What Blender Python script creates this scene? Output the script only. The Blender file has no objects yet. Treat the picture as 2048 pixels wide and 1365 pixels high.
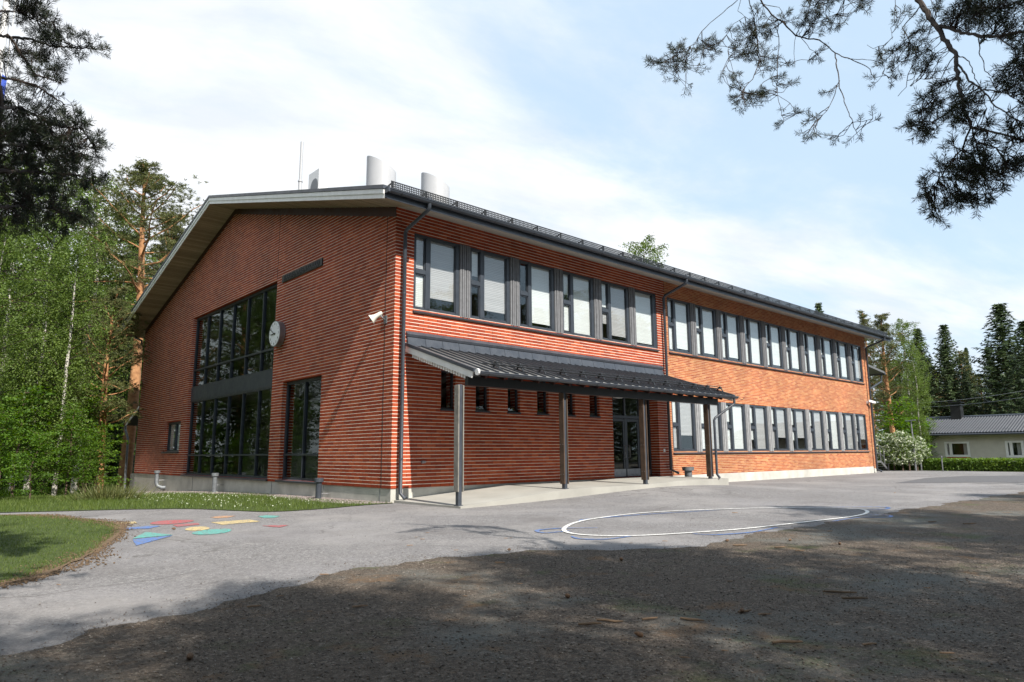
import bpy, math, random
import numpy as np
from mathutils import Vector, Matrix
random.seed(7); np.random.seed(7)
sc = bpy.context.scene
# ------------------------------------------------------------------ camera
CAM = np.array([-9.224, -14.518, 1.185]); FPX = 1355.73; YAW, PIT, ROLL = .741151, .164205, -.006531
fw = np.array([math.cos(PIT)*math.sin(YAW), math.cos(PIT)*math.cos(YAW), math.sin(PIT)])
_r = np.array([math.cos(YAW), -math.sin(YAW), 0]); _u = np.cross(_r, fw)
rt = math.cos(ROLL)*_r+math.sin(ROLL)*_u; up = -math.sin(ROLL)*_r+math.cos(ROLL)*_u
cd = bpy.data.cameras.new('camera'); cam = bpy.data.objects.new('camera', cd); sc.collection.objects.link(cam)
cd.sensor_width = 36; cd.lens = FPX/2048*36; cd.clip_end = 3000; cd.clip_start = .05
cam.matrix_world = Matrix(((rt[0], up[0], -fw[0], CAM[0]), (rt[1], up[1], -fw[1], CAM[1]), (rt[2], up[2], -fw[2], CAM[2]), (0, 0, 0, 1)))
cd.dof.use_dof = True; cd.dof.focus_distance = 17; cd.dof.aperture_fstop = 4
sc.camera = cam
# ------------------------------------------------------------------ sun and sky
SUN_EL, SUN_AZ = math.radians(44), math.radians(186)      # azimuth from +Y towards +X: the sun stands over the yard, before the long facade
sd = np.array([math.cos(SUN_EL)*math.sin(SUN_AZ), math.cos(SUN_EL)*math.cos(SUN_AZ), math.sin(SUN_EL)])
sl = bpy.data.lights.new('sun', 'SUN'); sl.energy = 4.8; sl.angle = math.radians(.6); sl.color = (1, .93, .83)
so = bpy.data.objects.new('sun', sl); sc.collection.objects.link(so)
so.rotation_euler = Vector(tuple(sd)).to_track_quat('Z', 'Y').to_euler()
w = bpy.data.worlds.new('World'); sc.world = w; w.use_nodes = True; nt = w.node_tree; nt.nodes.clear()
def nn(nt, t, **k):
    n = nt.nodes.new(t)
    for a, b in k.items():
        if a.startswith('i_'): n.inputs[a[2:].replace('_', ' ')].default_value = b
        elif a[0] == 'n' and a[1:].isdigit(): n.inputs[int(a[1:])].default_value = b
        else: setattr(n, a, b)
    return n
def sky():
    L = nt.links.new
    o = nn(nt, 'ShaderNodeOutputWorld'); bg = nn(nt, 'ShaderNodeBackground', i_Strength=.13)
    s = nn(nt, 'ShaderNodeTexSky', sky_type='NISHITA', sun_disc=False, sun_elevation=SUN_EL, sun_rotation=SUN_AZ, air_density=1.0, dust_density=1.2, ozone_density=1.2)
    tc = nn(nt, 'ShaderNodeTexCoord'); sep = nn(nt, 'ShaderNodeSeparateXYZ'); L(tc.outputs['Generated'], sep.inputs[0])
    add = nn(nt, 'ShaderNodeMath', operation='ADD', n1=.28); L(sep.outputs[2], add.inputs[0])
    mx = nn(nt, 'ShaderNodeMath', operation='MAXIMUM', n1=.05); L(add.outputs[0], mx.inputs[0])
    dv = nn(nt, 'ShaderNodeVectorMath', operation='DIVIDE'); L(tc.outputs['Generated'], dv.inputs[0])
    cb = nn(nt, 'ShaderNodeCombineXYZ'); [L(mx.outputs[0], cb.inputs[i]) for i in range(3)]; L(cb.outputs[0], dv.inputs[1])
    mp = nn(nt, 'ShaderNodeMapping'); mp.inputs['Scale'].default_value = (1, 1, 0); mp.inputs['Location'].default_value = (3.1, 1.2, 0); mp.inputs['Rotation'].default_value = (0, 0, .35)
    L(dv.outputs[0], mp.inputs[0])
    mp2 = nn(nt, 'ShaderNodeMapping'); mp2.inputs['Scale'].default_value = (.75, 1.5, 1); L(mp.outputs[0], mp2.inputs[0])
    n1 = nn(nt, 'ShaderNodeTexNoise', i_Scale=1.5, i_Detail=10., i_Roughness=.6, i_Distortion=.25); L(mp2.outputs[0], n1.inputs[0])
    # veil thick over the building's side and low down, thinner high on the right
    dt = nn(nt, 'ShaderNodeVectorMath', operation='DOT_PRODUCT'); L(tc.outputs['Generated'], dt.inputs[0])
    v = rt*.36+up*.38; dt.inputs[1].default_value = tuple(v)
    sb = nn(nt, 'ShaderNodeMath', operation='SUBTRACT'); L(n1.outputs[0], sb.inputs[0]); L(dt.outputs['Value'], sb.inputs[1])
    ra = nn(nt, 'ShaderNodeMapRange', interpolation_type='SMOOTHSTEP', n1=.20, n2=.52, n3=.08, n4=1.0); L(sb.outputs[0], ra.inputs[0])
    mix = nn(nt, 'ShaderNodeMix', data_type='RGBA'); L(ra.outputs[0], mix.inputs[0]); bl = nn(nt, 'ShaderNodeMix', data_type='RGBA'); bl.inputs[0].default_value = .8; L(s.outputs[0], bl.inputs[6]); bl.inputs[7].default_value = (3.05, 4.0, 4.95, 1); L(bl.outputs[2], mix.inputs[6])
    n3 = nn(nt, 'ShaderNodeTexNoise', i_Scale=3.2, i_Detail=8., i_Roughness=.6, i_Distortion=.3); L(mp2.outputs[0], n3.inputs[0]); r3 = nn(nt, 'ShaderNodeMapRange', n1=.35, n2=.65); L(n3.outputs[0], r3.inputs[0])
    cm = nn(nt, 'ShaderNodeMix', data_type='RGBA'); L(r3.outputs[0], cm.inputs[0]); cm.inputs[6].default_value = (4.05, 4.3, 4.65, 1); cm.inputs[7].default_value = (5.1, 5.2, 5.35, 1); L(cm.outputs[2], mix.inputs[7])
    L(mix.outputs[2], bg.inputs[0]); L(bg.outputs[0], o.inputs[0])
sky()
vs = sc.view_settings; vs.view_transform = 'Standard'; vs.look = 'None'; vs.exposure = .76; vs.gamma = 1
# ------------------------------------------------------------------ where a line of sight meets a plane or the ground
def rayd(px, py):
    d = (px-1024)/FPX*rt-(py-682.5)/FPX*up+fw; return d/np.linalg.norm(d)
def P(px, py, ax, val):
    d = rayd(px, py); return CAM+d*(val-CAM[ax])/d[ax]
def at(px, py, dist):                     # horizontal distance
    d = rayd(px, py); return CAM+d/np.hypot(d[0], d[1])*dist
def ss(a, b, t):
    t = min(1, max(0, (t-a)/(b-a))); return t*t*(3-2*t)
def G(x, y):
    g = 0.
    if y > 0: g -= .00127*min(y, 30)**2*ss(3, -1, x)
    g += .20*math.exp(-(((x-8)/4.5)**2+((y+2.3)/2.6)**2))
    return g
def hit(px, py):
    d = rayd(px, py); t = .5
    while t < 300:
        p = CAM+d*t
        if p[2] <= G(p[0], p[1]): break
        t += .02+t*.001
    return (p[0], p[1])
# ------------------------------------------------------------------ objects
C = sc.collection.objects
def tag(o, label=None, cat=None, group=None, kind=None):
    for k, v in (('label', label), ('category', cat), ('group', group), ('kind', kind)):
        if v: o[k] = v
    return o
def thing(name, label, cat, loc=(0, 0, 0), rz=0, group=None):
    o = bpy.data.objects.new(name, None); C.link(o); o.location = tuple(map(float, loc)); o.rotation_euler = (0, 0, rz); o.empty_display_size = .2
    return tag(o, label, cat, group)
def link(name, me, m, parent=None, smooth=False):
    o = bpy.data.objects.new(name, me); C.link(o)
    if m: me.materials.append(m)
    if parent:
        o.parent = parent
    if smooth: me.shade_smooth()
    return o
def npmesh(name, V, F):
    V = np.asarray(V, dtype=np.float32); F = np.asarray(F, dtype=np.int32); me = bpy.data.meshes.new(name); k = F.shape[1]
    me.vertices.add(len(V)); me.vertices.foreach_set('co', V.ravel()); me.loops.add(F.size); me.loops.foreach_set('vertex_index', F.ravel())
    me.polygons.add(len(F)); me.polygons.foreach_set('loop_start', np.arange(len(F), dtype=np.int32)*k); me.polygons.foreach_set('loop_total', np.full(len(F), k, dtype=np.int32))
    me.update(calc_edges=True); return me
def unit(v): return v/max(1e-9, np.linalg.norm(v))
class MB:
    def __init__(s, off=(0, 0, 0)): s.v = []; s.f = []; s.o = np.array(off, float)
    def add(s, V, F):
        n = len(s.v); s.v += [tuple(np.array(p, float)-s.o) for p in V]; s.f += [tuple(i+n for i in f) for f in F]; return s
    def box(s, x0, y0, z0, x1, y1, z1):
        x0, x1 = sorted((x0, x1)); y0, y1 = sorted((y0, y1)); z0, z1 = sorted((z0, z1))
        return s.add([(x0, y0, z0), (x1, y0, z0), (x1, y1, z0), (x0, y1, z0), (x0, y0, z1), (x1, y0, z1), (x1, y1, z1), (x0, y1, z1)],
                     [(0, 3, 2, 1), (4, 5, 6, 7), (0, 1, 5, 4), (1, 2, 6, 5), (2, 3, 7, 6), (3, 0, 4, 7)])
    def hexa(s, a, b):            # two quads, same order
        return s.add(list(a)+list(b), [(3, 2, 1, 0), (4, 5, 6, 7), (0, 1, 5, 4), (1, 2, 6, 5), (2, 3, 7, 6), (3, 0, 4, 7)])
    def bar(s, p, q, w_, h_, ref=(0, 0, 1)):
        p = np.array(p, float); q = np.array(q, float); d = unit(q-p); a = np.cross(d, ref)
        if np.linalg.norm(a) < 1e-3: a = np.cross(d, (1, 0, 0))
        a = unit(a)*w_/2; b = unit(np.cross(a, d))*h_/2
        return s.hexa([p-a-b, p+a-b, p+a+b, p-a+b], [q-a-b, q+a-b, q+a+b, q-a+b])
    def prism(s, poly, vec):
        n = len(poly); A = [np.array(p, float) for p in poly]; B = [p+np.array(vec, float) for p in A]
        return s.add(A+B, [tuple(range(n))[::-1], tuple(range(n, 2*n))]+[(i, (i+1) % n, n+(i+1) % n, n+i) for i in range(n)])
    def tube(s, path, r, n=8, cap=True):
        path = [np.array(p, float) for p in path]; m = len(path); R = r if hasattr(r, '__len__') else [r]*m; V = []; a = None
        for i, p in enumerate(path):
            t = unit(path[min(m-1, i+1)]-path[max(0, i-1)])
            if a is None: a = np.cross(t, (0, 0, 1) if abs(t[2]) < .9 else (1, 0, 0))
            a = unit(a-t*(a@t)); b = np.cross(t, a)
            V += [p+R[i]*(math.cos(k*2*math.pi/n)*a+math.sin(k*2*math.pi/n)*b) for k in range(n)]
        F = [(i*n+k, i*n+(k+1) % n, (i+1)*n+(k+1) % n, (i+1)*n+k) for i in range(m-1) for k in range(n)]
        if cap: F += [tuple(range(n))[::-1], tuple(range((m-1)*n, m*n))]
        return s.add(V, F)
    def lathe(s, c, prof, n=16, axis=(0, 0, 1)):
        c = np.array(c, float); ax = unit(np.array(axis, float)); return s.tube([c+ax*h for h, _ in prof], [q for _, q in prof], n)
    def build(s, name, m, parent=None, smooth=False, bevel=0):
        me = bpy.data.meshes.new(name); me.from_pydata([tuple(map(float, p)) for p in s.v], [], s.f); me.update()
        o = link(name, me, m, parent, False)
        if smooth:
            me.shade_smooth()
            try: me.set_sharp_from_angle(angle=math.radians(40))
            except Exception: pass
        if bevel:
            b = o.modifiers.new('b', 'BEVEL'); b.width = bevel; b.segments = 1; b.limit_method = 'ANGLE'
        return o
def copy_tree(o, parent=None):
    c = o.copy(); C.link(c)
    if parent: c.parent = parent
    for ch in list(o.children): copy_tree(ch, c)
    return c
# ------------------------------------------------------------------ materials
def newmat(name):
    m = bpy.data.materials.new(name); m.use_nodes = True; t = m.node_tree; return m, t, t.nodes['Principled BSDF'], t.links.new
def vary(name, c, rough=.6, metal=0, amt=.25, scale=3, bump=0, bscale=40, c2=None, spec=.5, coat=0):
    m, t, b, L = newmat(name); b.inputs['Metallic'].default_value = metal; b.inputs['Roughness'].default_value = rough; b.inputs['Specular IOR Level'].default_value = spec
    tc = nn(t, 'ShaderNodeTexCoord'); n = nn(t, 'ShaderNodeTexNoise', i_Scale=scale, i_Detail=6., i_Roughness=.6); L(tc.outputs['Object'], n.inputs[0])
    mr = nn(t, 'ShaderNodeMapRange', n1=.3, n2=.7); L(n.outputs[0], mr.inputs[0])
    mix = nn(t, 'ShaderNodeMix', data_type='RGBA'); L(mr.outputs[0], mix.inputs[0])
    c2 = c2 or tuple(x*(1+amt) for x in c); mix.inputs[6].default_value = (*[x*(1-amt) for x in c], 1); mix.inputs[7].default_value = (*c2, 1)
    L(mix.outputs[2], b.inputs['Base Color'])
    n2 = nn(t, 'ShaderNodeTexNoise', i_Scale=bscale, i_Detail=4.); L(tc.outputs['Object'], n2.inputs[0])
    rr = nn(t, 'ShaderNodeMapRange', n1=.3, n2=.7, n3=max(.02, rough-.1), n4=min(1, rough+.12)); L(n.outputs[0], rr.inputs[0]); L(rr.outputs[0], b.inputs['Roughness'])
    if bump:
        bp = nn(t, 'ShaderNodeBump', i_Strength=.6, i_Distance=bump); L(n2.outputs[0], bp.inputs['Height']); L(bp.outputs[0], b.inputs['Normal'])
    return m
class E:                                   # tiny math-node expressions
    def __init__(s, t, o): s.t = t; s.o = o
    def op(s, op, b=None, c=None):
        n = nn(s.t, 'ShaderNodeMath', operation=op); s.t.links.new(s.o, n.inputs[0])
        for i, x in ((1, b), (2, c)):
            if x is None: continue
            if isinstance(x, E): s.t.links.new(x.o, n.inputs[i])
            else: n.inputs[i].default_value = x
        return E(s.t, n.outputs[0])
    def __add__(s, b): return s.op('ADD', b)
    def __sub__(s, b): return s.op('SUBTRACT', b)
    def __mul__(s, b): return s.op('MULTIPLY', b)
    def __truediv__(s, b): return s.op('DIVIDE', b)
    def floor(s): return s.op('FLOOR')
    def fract(s): return s.op('FRACT')
    def ramp(s, a, b, lo=0., hi=1.):
        n = nn(s.t, 'ShaderNodeMapRange', n1=a, n2=b, n3=lo, n4=hi); s.t.links.new(s.o, n.inputs[0]); return E(s.t, n.outputs[0])
def colmix(t, f, a, b):
    n = nn(t, 'ShaderNodeMix', data_type='RGBA')
    if isinstance(f, E): t.links.new(f.o, n.inputs[0])
    else: n.inputs[0].default_value = f
    for i, x in ((6, a), (7, b)):
        if isinstance(x, tuple): n.inputs[i].default_value = (*x, 1)
        else: t.links.new(x, n.inputs[i])
    return n.outputs[2]
def brick(name, course, length, hj, vj, cols, mort, vmort, spread=1., z0=.35):
    m, t, b, L = newmat(name)
    tc = nn(t, 'ShaderNodeTexCoord'); sp = nn(t, 'ShaderNodeSeparateXYZ'); L(tc.outputs['Object'], sp.inputs[0])
    x, y, z = (E(t, sp.outputs[i]) for i in range(3))
    wob = nn(t, 'ShaderNodeTexNoise', i_Scale=9., i_Detail=2.); L(tc.outputs['Object'], wob.inputs[0]); wv = (E(t, wob.outputs[0])-.5)*.10
    zc = (z-z0)/course; row = zc.floor(); fz = (zc+wv).fract()
    uc = (x-y)/length+row*.5; col = uc.floor(); fu = (uc+wv*.2).fract()
    jh = fz.ramp(1-hj*.8, 1-hj*.8-.07, 1, 0); jv = fu.ramp(vj, vj*.5, 0, 1)
    cb = nn(t, 'ShaderNodeCombineXYZ'); L(row.o, cb.inputs[0]); L(col.o, cb.inputs[1])
    wn = nn(t, 'ShaderNodeTexWhiteNoise', noise_dimensions='3D'); L(cb.outputs[0], wn.inputs[0])
    cr = nn(t, 'ShaderNodeValToRGB'); L(wn.outputs[0], cr.inputs[0]); e = cr.color_ramp.elements
    e[0].color = (*cols[0], 1); e[1].color = (*cols[-1], 1)
    for i, c in enumerate(cols[1:-1]): k = e.new((i+1)/(len(cols)-1)); k.color = (*c, 1)
    big = nn(t, 'ShaderNodeTexNoise', i_Scale=.45, i_Detail=5., i_Roughness=.65); L(tc.outputs['Object'], big.inputs[0])
    fine = nn(t, 'ShaderNodeTexNoise', i_Scale=60., i_Detail=5.); L(tc.outputs['Object'], fine.inputs[0])
    f = E(t, big.outputs[0]).ramp(.3, .7, 1-.2*spread, 1+.2*spread)*E(t, fine.outputs[0]).ramp(.3, .7, .85, 1.12)
    hsv = nn(t, 'ShaderNodeHueSaturation'); L(cr.outputs[0], hsv.inputs['Color']); L(f.o, hsv.inputs['Value'])
    c1 = colmix(t, jv, hsv.outputs[0], vmort)
    st = nn(t, 'ShaderNodeTexNoise', i_Scale=3.5, i_Detail=6.); L(tc.outputs['Object'], st.inputs[0])
    mc = colmix(t, E(t, st.outputs[0]).ramp(.35, .7), mort, tuple(q*.62 for q in mort))
    c2 = colmix(t, jh, c1, mc); L(c2, b.inputs['Base Color']); b.inputs['Roughness'].default_value = .82; b.inputs['Specular IOR Level'].default_value = .3
    h = (E(t, fine.outputs[0])*.25)-jh*.8-jv*.5
    bp = nn(t, 'ShaderNodeBump', i_Strength=.7, i_Distance=.006); L(h.o, bp.inputs['Height']); L(bp.outputs[0], b.inputs['Normal'])
    return m
M = {}
M['brick'] = brick('red_brick', .0917, .30, .16, .05, [(.25, .036, .013), (.30, .045, .016), (.35, .060, .020), (.40, .082, .029)], (.84, .75, .64), (.08, .02, .010), 1.2)
M['brick2'] = brick('orange_brick', .0655, .27, .17, .05, [(.27, .068, .030), (.33, .095, .038), (.37, .12, .045), (.43, .19, .08)], (.70, .50, .32), (.40, .22, .12), 1.5)
M['metal'] = vary('charcoal_steel', (.045, .053, .068), .42, 0, .15, 4, .001, 60)
M['metal2'] = vary('charcoal_seam_roof', (.105, .105, .105), .42, 0, .2, 2.2, .002, 9)
M['frame'] = vary('charcoal_window_frame', (.035, .043, .056), .38, 0, .12, 5)
M['black'] = vary('black_steel', (.012, .013, .015), .45)
M['ventpaint'] = vary('vent_paint', (.40, .41, .43), .5, 0, .06, 2)
M['galv'] = vary('galvanised_steel', (.30, .31, .33), .42, .7, .2, 8, .001, 30)
M['dgalv'] = vary('weathered_zinc', (.16, .175, .19), .5, .3, .25, 9, .001, 30)
M['white'] = vary('white_paint', (.72, .73, .74), .45, 0, .06, 2, .001, 14)
M['offwhite'] = vary('fascia_paint', (.82, .82, .81), .5, 0, .1, 3, .001, 30)
M['conc'] = vary('concrete', (.46, .455, .42), .85, 0, .22, 1.3, .004, 25)
M['slab'] = vary('smooth_concrete', (.32, .315, .29), .75, 0, .13, 1.1, .002, 30)
M['dark'] = vary('dark_room', (.012, .012, .013), .9)
M['brown'] = vary('shade_and_rafter_brown', (.06, .016, .010), .6)  # shadow colour for the strip under the rake; canopy rafters share it
M['bark'] = vary('pine_bark_grey', (.09, .06, .045), .9, 0, .45, 9, .02, 14)
M['barko'] = vary('pine_bark_orange', (.42, .19, .075), .85, 0, .4, 6, .015, 10, c2=(.50, .27, .13))
M['birchbark'] = None
M['rubber'] = vary('dark_twig', (.035, .024, .018), .9, 0, .4, 12)
def mat_boards(name, c, ax, pitch, gap=.08, amt=.25, gcol=.25):
    m, t, b, L = newmat(name); tc = nn(t, 'ShaderNodeTexCoord'); sp = nn(t, 'ShaderNodeSeparateXYZ'); L(tc.outputs['Object'], sp.inputs[0])
    u = E(t, sp.outputs[ax])/pitch; g = u.fract().ramp(gap, gap*.5, 0, 1); wn = nn(t, 'ShaderNodeTexWhiteNoise', noise_dimensions='1D'); L(u.floor().o, wn.inputs['W'])
    no = nn(t, 'ShaderNodeTexNoise', i_Scale=5., i_Detail=6.); mp = nn(t, 'ShaderNodeMapping'); mp.inputs['Scale'].default_value = [(8, 1, 1), (1, 8, 1), (1, 1, 8)][ax]; L(tc.outputs['Object'], mp.inputs[0]); L(mp.outputs[0], no.inputs[0])
    f = E(t, wn.outputs['Value']).ramp(0, 1, 1-amt, 1+amt)*E(t, no.outputs[0]).ramp(.3, .7, 1-amt*.6, 1+amt*.6)*g.ramp(0, 1, 1, gcol)
    hs = nn(t, 'ShaderNodeHueSaturation'); hs.inputs['Color'].default_value = (*c, 1); L(f.o, hs.inputs['Value']); L(hs.outputs[0], b.inputs['Base Color']); b.inputs['Roughness'].default_value = .7
    bp = nn(t, 'ShaderNodeBump', i_Strength=.8, i_Distance=.01); L((g*-1).o, bp.inputs['Height']); L(bp.outputs[0], b.inputs['Normal']); return m
M['soffit'] = mat_boards('soffit_boards', (.36, .30, .24), 0, .11)
M['soffit2'] = mat_boards('soffit_boards_front', (.42, .39, .34), 1, .12, .06, .12)
M['fin'] = vary('weathered_grey_wood', (.14, .145, .157), .75, 0, .2, 7, .003, 40)
M['fin2'] = vary('pale_grey_wood', (.25, .255, .265), .75, 0, .2, 7, .002, 40)
M['postwood'] = vary('brown_weathered_wood', (.075, .048, .032), .8, 0, .4, 5, .003, 40)
M['postgrey'] = vary('grey_weathered_wood', (.19, .18, .16), .85, 0, .3, 6, .003, 40)
def mat_glass():
    m, t, b, L = newmat('window_glass'); t.nodes.remove(b); o = t.nodes['Material Output']
    tr = nn(t, 'ShaderNodeBsdfTransparent'); tr.inputs[0].default_value = (.94, .955, .955, 1); gl = nn(t, 'ShaderNodeBsdfGlossy', i_Roughness=.004); gl.inputs[0].default_value = (.95, 1, 1, 1)
    ge = nn(t, 'ShaderNodeNewGeometry'); dp = nn(t, 'ShaderNodeVectorMath', operation='DOT_PRODUCT'); L(ge.outputs['Incoming'], dp.inputs[0]); L(ge.outputs['Normal'], dp.inputs[1]); mx = nn(t, 'ShaderNodeMixShader'); k = (E(t, dp.outputs['Value']).op('ABSOLUTE')*-1+1).op('POWER', 4.5)*.8+.055
    tc = nn(t, 'ShaderNodeTexCoord'); no = nn(t, 'ShaderNodeTexNoise', i_Scale=1.1, i_Detail=1.); L(tc.outputs['Object'], no.inputs[0]); bp = nn(t, 'ShaderNodeBump', i_Strength=.25, i_Distance=.006); L(no.outputs[0], bp.inputs['Height']); L(bp.outputs[0], gl.inputs['Normal'])
    L(k.o, mx.inputs[0]); L(tr.outputs[0], mx.inputs[1]); L(gl.outputs[0], mx.inputs[2]); L(mx.outputs[0], o.inputs[0]); return m
M['glass'] = mat_glass()
M['dimmed_glass'] = M['glass'].copy()  # gable glass copy, its reflections dimmed through the gloss colour
for n_ in M['dimmed_glass'].node_tree.nodes:
    if n_.type == 'BSDF_GLOSSY': n_.inputs[0].default_value = (.42, .46, .45, 1)
M['blind'] = mat_boards('white_slat_blind', (.70, .715, .72), 2, .05, .14, .03, .85)
M['blindg'] = mat_boards('grey_pleated_blind', (.44, .43, .44), 2, .05, .2, .05, .75)
def mat_leaf(name, cols, trans=.35, rough=.55, nscale=.7, tcol=None):
    m, t, b, L = newmat(name); o = t.nodes['Material Output']; ge = nn(t, 'ShaderNodeNewGeometry'); tc = nn(t, 'ShaderNodeTexCoord'); oi = nn(t, 'ShaderNodeObjectInfo')
    no = nn(t, 'ShaderNodeTexNoise', i_Scale=nscale, i_Detail=3.); L(tc.outputs['Object'], no.inputs[0])
    k = E(t, ge.outputs['Random Per Island'])*.55+E(t, no.outputs[0]).ramp(.3, .7)*.3+E(t, oi.outputs['Random'])*.15
    cr = nn(t, 'ShaderNodeValToRGB'); L(k.o, cr.inputs[0]); e = cr.color_ramp.elements; e[0].color = (*cols[0], 1); e[1].color = (*cols[-1], 1)
    for i, c in enumerate(cols[1:-1]): q = e.new((i+1)/(len(cols)-1)); q.color = (*c, 1)
    L(cr.outputs[0], b.inputs['Base Color']); b.inputs['Roughness'].default_value = rough; b.inputs['Specular IOR Level'].default_value = .35
    tl = nn(t, 'ShaderNodeBsdfTranslucent'); hs = nn(t, 'ShaderNodeHueSaturation', i_Hue=.485, i_Saturation=1.15, i_Value=1.5); L(cr.outputs[0], hs.inputs['Color']); L(hs.outputs[0], tl.inputs[0])
    mx = nn(t, 'ShaderNodeMixShader'); mx.inputs[0].default_value = trans; L(b.outputs[0], mx.inputs[1]); L(tl.outputs[0], mx.inputs[2]); L(mx.outputs[0], o.inputs[0]); return m
M['birchleaf'] = mat_leaf('birch_leaves', [(.055, .09, .018), (.10, .16, .03), (.18, .25, .055)])
M['mapleleaf'] = mat_leaf('maple_leaves', [(.03, .07, .012), (.075, .155, .02), (.18, .30, .04)], .45)
M['pineleaf'] = mat_leaf('pine_needles', [(.05, .07, .022), (.10, .115, .035), (.17, .165, .06)], .12)
M['spruceleaf'] = mat_leaf('spruce_needles', [(.022, .04, .016), (.045, .075, .026), (.085, .12, .038)], .08)
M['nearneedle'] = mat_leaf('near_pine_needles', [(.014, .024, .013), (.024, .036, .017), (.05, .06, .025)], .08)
M['hedgeleaf'] = mat_leaf('hedge_leaves', [(.05, .10, .015), (.10, .18, .025), (.19, .28, .04)], .35)
M['grass'] = mat_leaf('grass_blades', [(.045, .075, .015), (.08, .125, .022), (.15, .19, .045)], .3, nscale=1.5)
M['bloom'] = mat_leaf('white_blossom', [(.10, .15, .05), (.45, .50, .36), (.75, .76, .68)], .3)
def mat_birch():
    m, t, b, L = newmat('birch_bark'); tc = nn(t, 'ShaderNodeTexCoord'); mp = nn(t, 'ShaderNodeMapping'); mp.inputs['Scale'].default_value = (2, 2, 7); L(tc.outputs['Object'], mp.inputs[0])
    n = nn(t, 'ShaderNodeTexNoise', i_Scale=1.6, i_Detail=5., i_Roughness=.7); L(mp.outputs[0], n.inputs[0]); L(colmix(t, E(t, n.outputs[0]).ramp(.52, .6), (.46, .44, .40), (.05, .045, .04)), b.inputs['Base Color']); b.inputs['Roughness'].default_value = .7; return m
M['birchbark'] = mat_birch()
def mat_ground(name, base, cols, scales, bump, bdist, patches=(), rough=.9, dark=None):
    """fine grains by voronoi cell colour over broad noise; patches = (scale, lo, hi, colour, weight, seed)"""
    m, t, b, L = newmat(name); ge = nn(t, 'ShaderNodeTexCoord'); co = ge.outputs['Object']
    v = nn(t, 'ShaderNodeTexVoronoi', i_Scale=scales[0]); L(co, v.inputs[0]); v2 = nn(t, 'ShaderNodeTexVoronoi', i_Scale=scales[1]); L(co, v2.inputs[0])
    s1 = nn(t, 'ShaderNodeSeparateColor'); L(v.outputs['Color'], s1.inputs[0]); s2 = nn(t, 'ShaderNodeSeparateColor'); L(v2.outputs['Color'], s2.inputs[0])
    cr = nn(t, 'ShaderNodeValToRGB'); L((E(t, s1.outputs[0])*.6+E(t, s2.outputs[1])*.4).o, cr.inputs[0]); e = cr.color_ramp.elements; e[0].color = (*cols[0], 1); e[1].color = (*cols[-1], 1)
    for i, c in enumerate(cols[1:-1]): q = e.new((i+1)/(len(cols)-1)); q.color = (*c, 1)
    big = nn(t, 'ShaderNodeTexNoise', i_Scale=.6, i_Detail=7., i_Roughness=.6); L(co, big.inputs[0])
    col = colmix(t, E(t, big.outputs[0]).ramp(.35, .65, 0, .45), cr.outputs[0], base)
    for (s, lo, hi, c, wgt, seed) in patches:
        mp = nn(t, 'ShaderNodeMapping'); mp.inputs['Location'].default_value = (seed, seed*1.7, 0); L(co, mp.inputs[0])
        n = nn(t, 'ShaderNodeTexNoise', i_Scale=s, i_Detail=8., i_Roughness=.68); L(mp.outputs[0], n.inputs[0]); col = colmix(t, E(t, n.outputs[0]).ramp(lo, hi, 0, wgt), col, c)
    if dark:
        wn_ = nn(t, 'ShaderNodeTexNoise', i_Scale=1.2, i_Detail=4.); L(co, wn_.inputs[0]); ad = nn(t, 'ShaderNodeMix', data_type='RGBA', blend_type='ADD'); ad.inputs[0].default_value = .9; L(co, ad.inputs[6]); L(wn_.outputs['Color'], ad.inputs[7])
        vc = nn(t, 'ShaderNodeTexVoronoi', feature='DISTANCE_TO_EDGE', i_Scale=.28); L(ad.outputs[2], vc.inputs[0]); mk = nn(t, 'ShaderNodeTexNoise', i_Scale=.35, i_Detail=2.); L(co, mk.inputs[0])
        ck = E(t, vc.outputs['Distance']).ramp(.0025, .0055, 1, 0)*E(t, mk.outputs[0]).ramp(.45, .55); col = colmix(t, ck, col, dark)
    L(col, b.inputs['Base Color']); b.inputs['Roughness'].default_value = rough; b.inputs['Specular IOR Level'].default_value = .3
    fn = nn(t, 'ShaderNodeTexNoise', i_Scale=scales[0]*.35, i_Detail=5., i_Roughness=.7); L(co, fn.inputs[0])
    h = E(t, v.outputs['Distance'])*-.6+E(t, v2.outputs['Distance'])*-.7+E(t, fn.outputs[0])*.9
    bp = nn(t, 'ShaderNodeBump', i_Strength=bump, i_Distance=bdist); L(h.o, bp.inputs['Height']); L(bp.outputs[0], b.inputs['Normal']); return m
M['asphalt'] = mat_ground('worn_asphalt', (.168, .163, .168), [(.06, .058, .06), (.14, .136, .138), (.20, .195, .195), (.33, .32, .315)], (85, 32), .7, .008,
    [(.55, .50, .66, (.13, .122, .122), .7, 3), (.25, .5, .62, (.26, .25, .245), .6, 41), (3.5, .62, .7, (.09, .085, .082), .6, 51), (2.2, .6, .72, (.30, .285, .27), .5, 8), (.35, .5, .7, (.245, .24, .25), .5, 15)], dark=(.115, .11, .108))
M['asphalt2'] = mat_ground('dark_asphalt', (.10, .10, .11), [(.07, .07, .075), (.10, .10, .105), (.14, .14, .145)], (80, 40), .4, .005)
M['gravel'] = mat_ground('crushed_gravel', (.092, .073, .056), [(.032, .026, .021), (.075, .06, .048), (.12, .095, .074), (.27, .23, .19)], (75, 32), 1., .016,
    [(.38, .50, .62, (.125, .13, .12), .85, 2), (.9, .56, .68, (.065, .085, .025), .65, 11), (1.6, .57, .66, (.15, .085, .04), .6, 21), (.8, .6, .7, (.04, .034, .03), .6, 31)])
M['pale'] = mat_ground('plinth_gravel', (.24, .20, .19), [(.12, .10, .10), (.26, .22, .21), (.42, .38, .36)], (60, 28), 1., .015)
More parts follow.
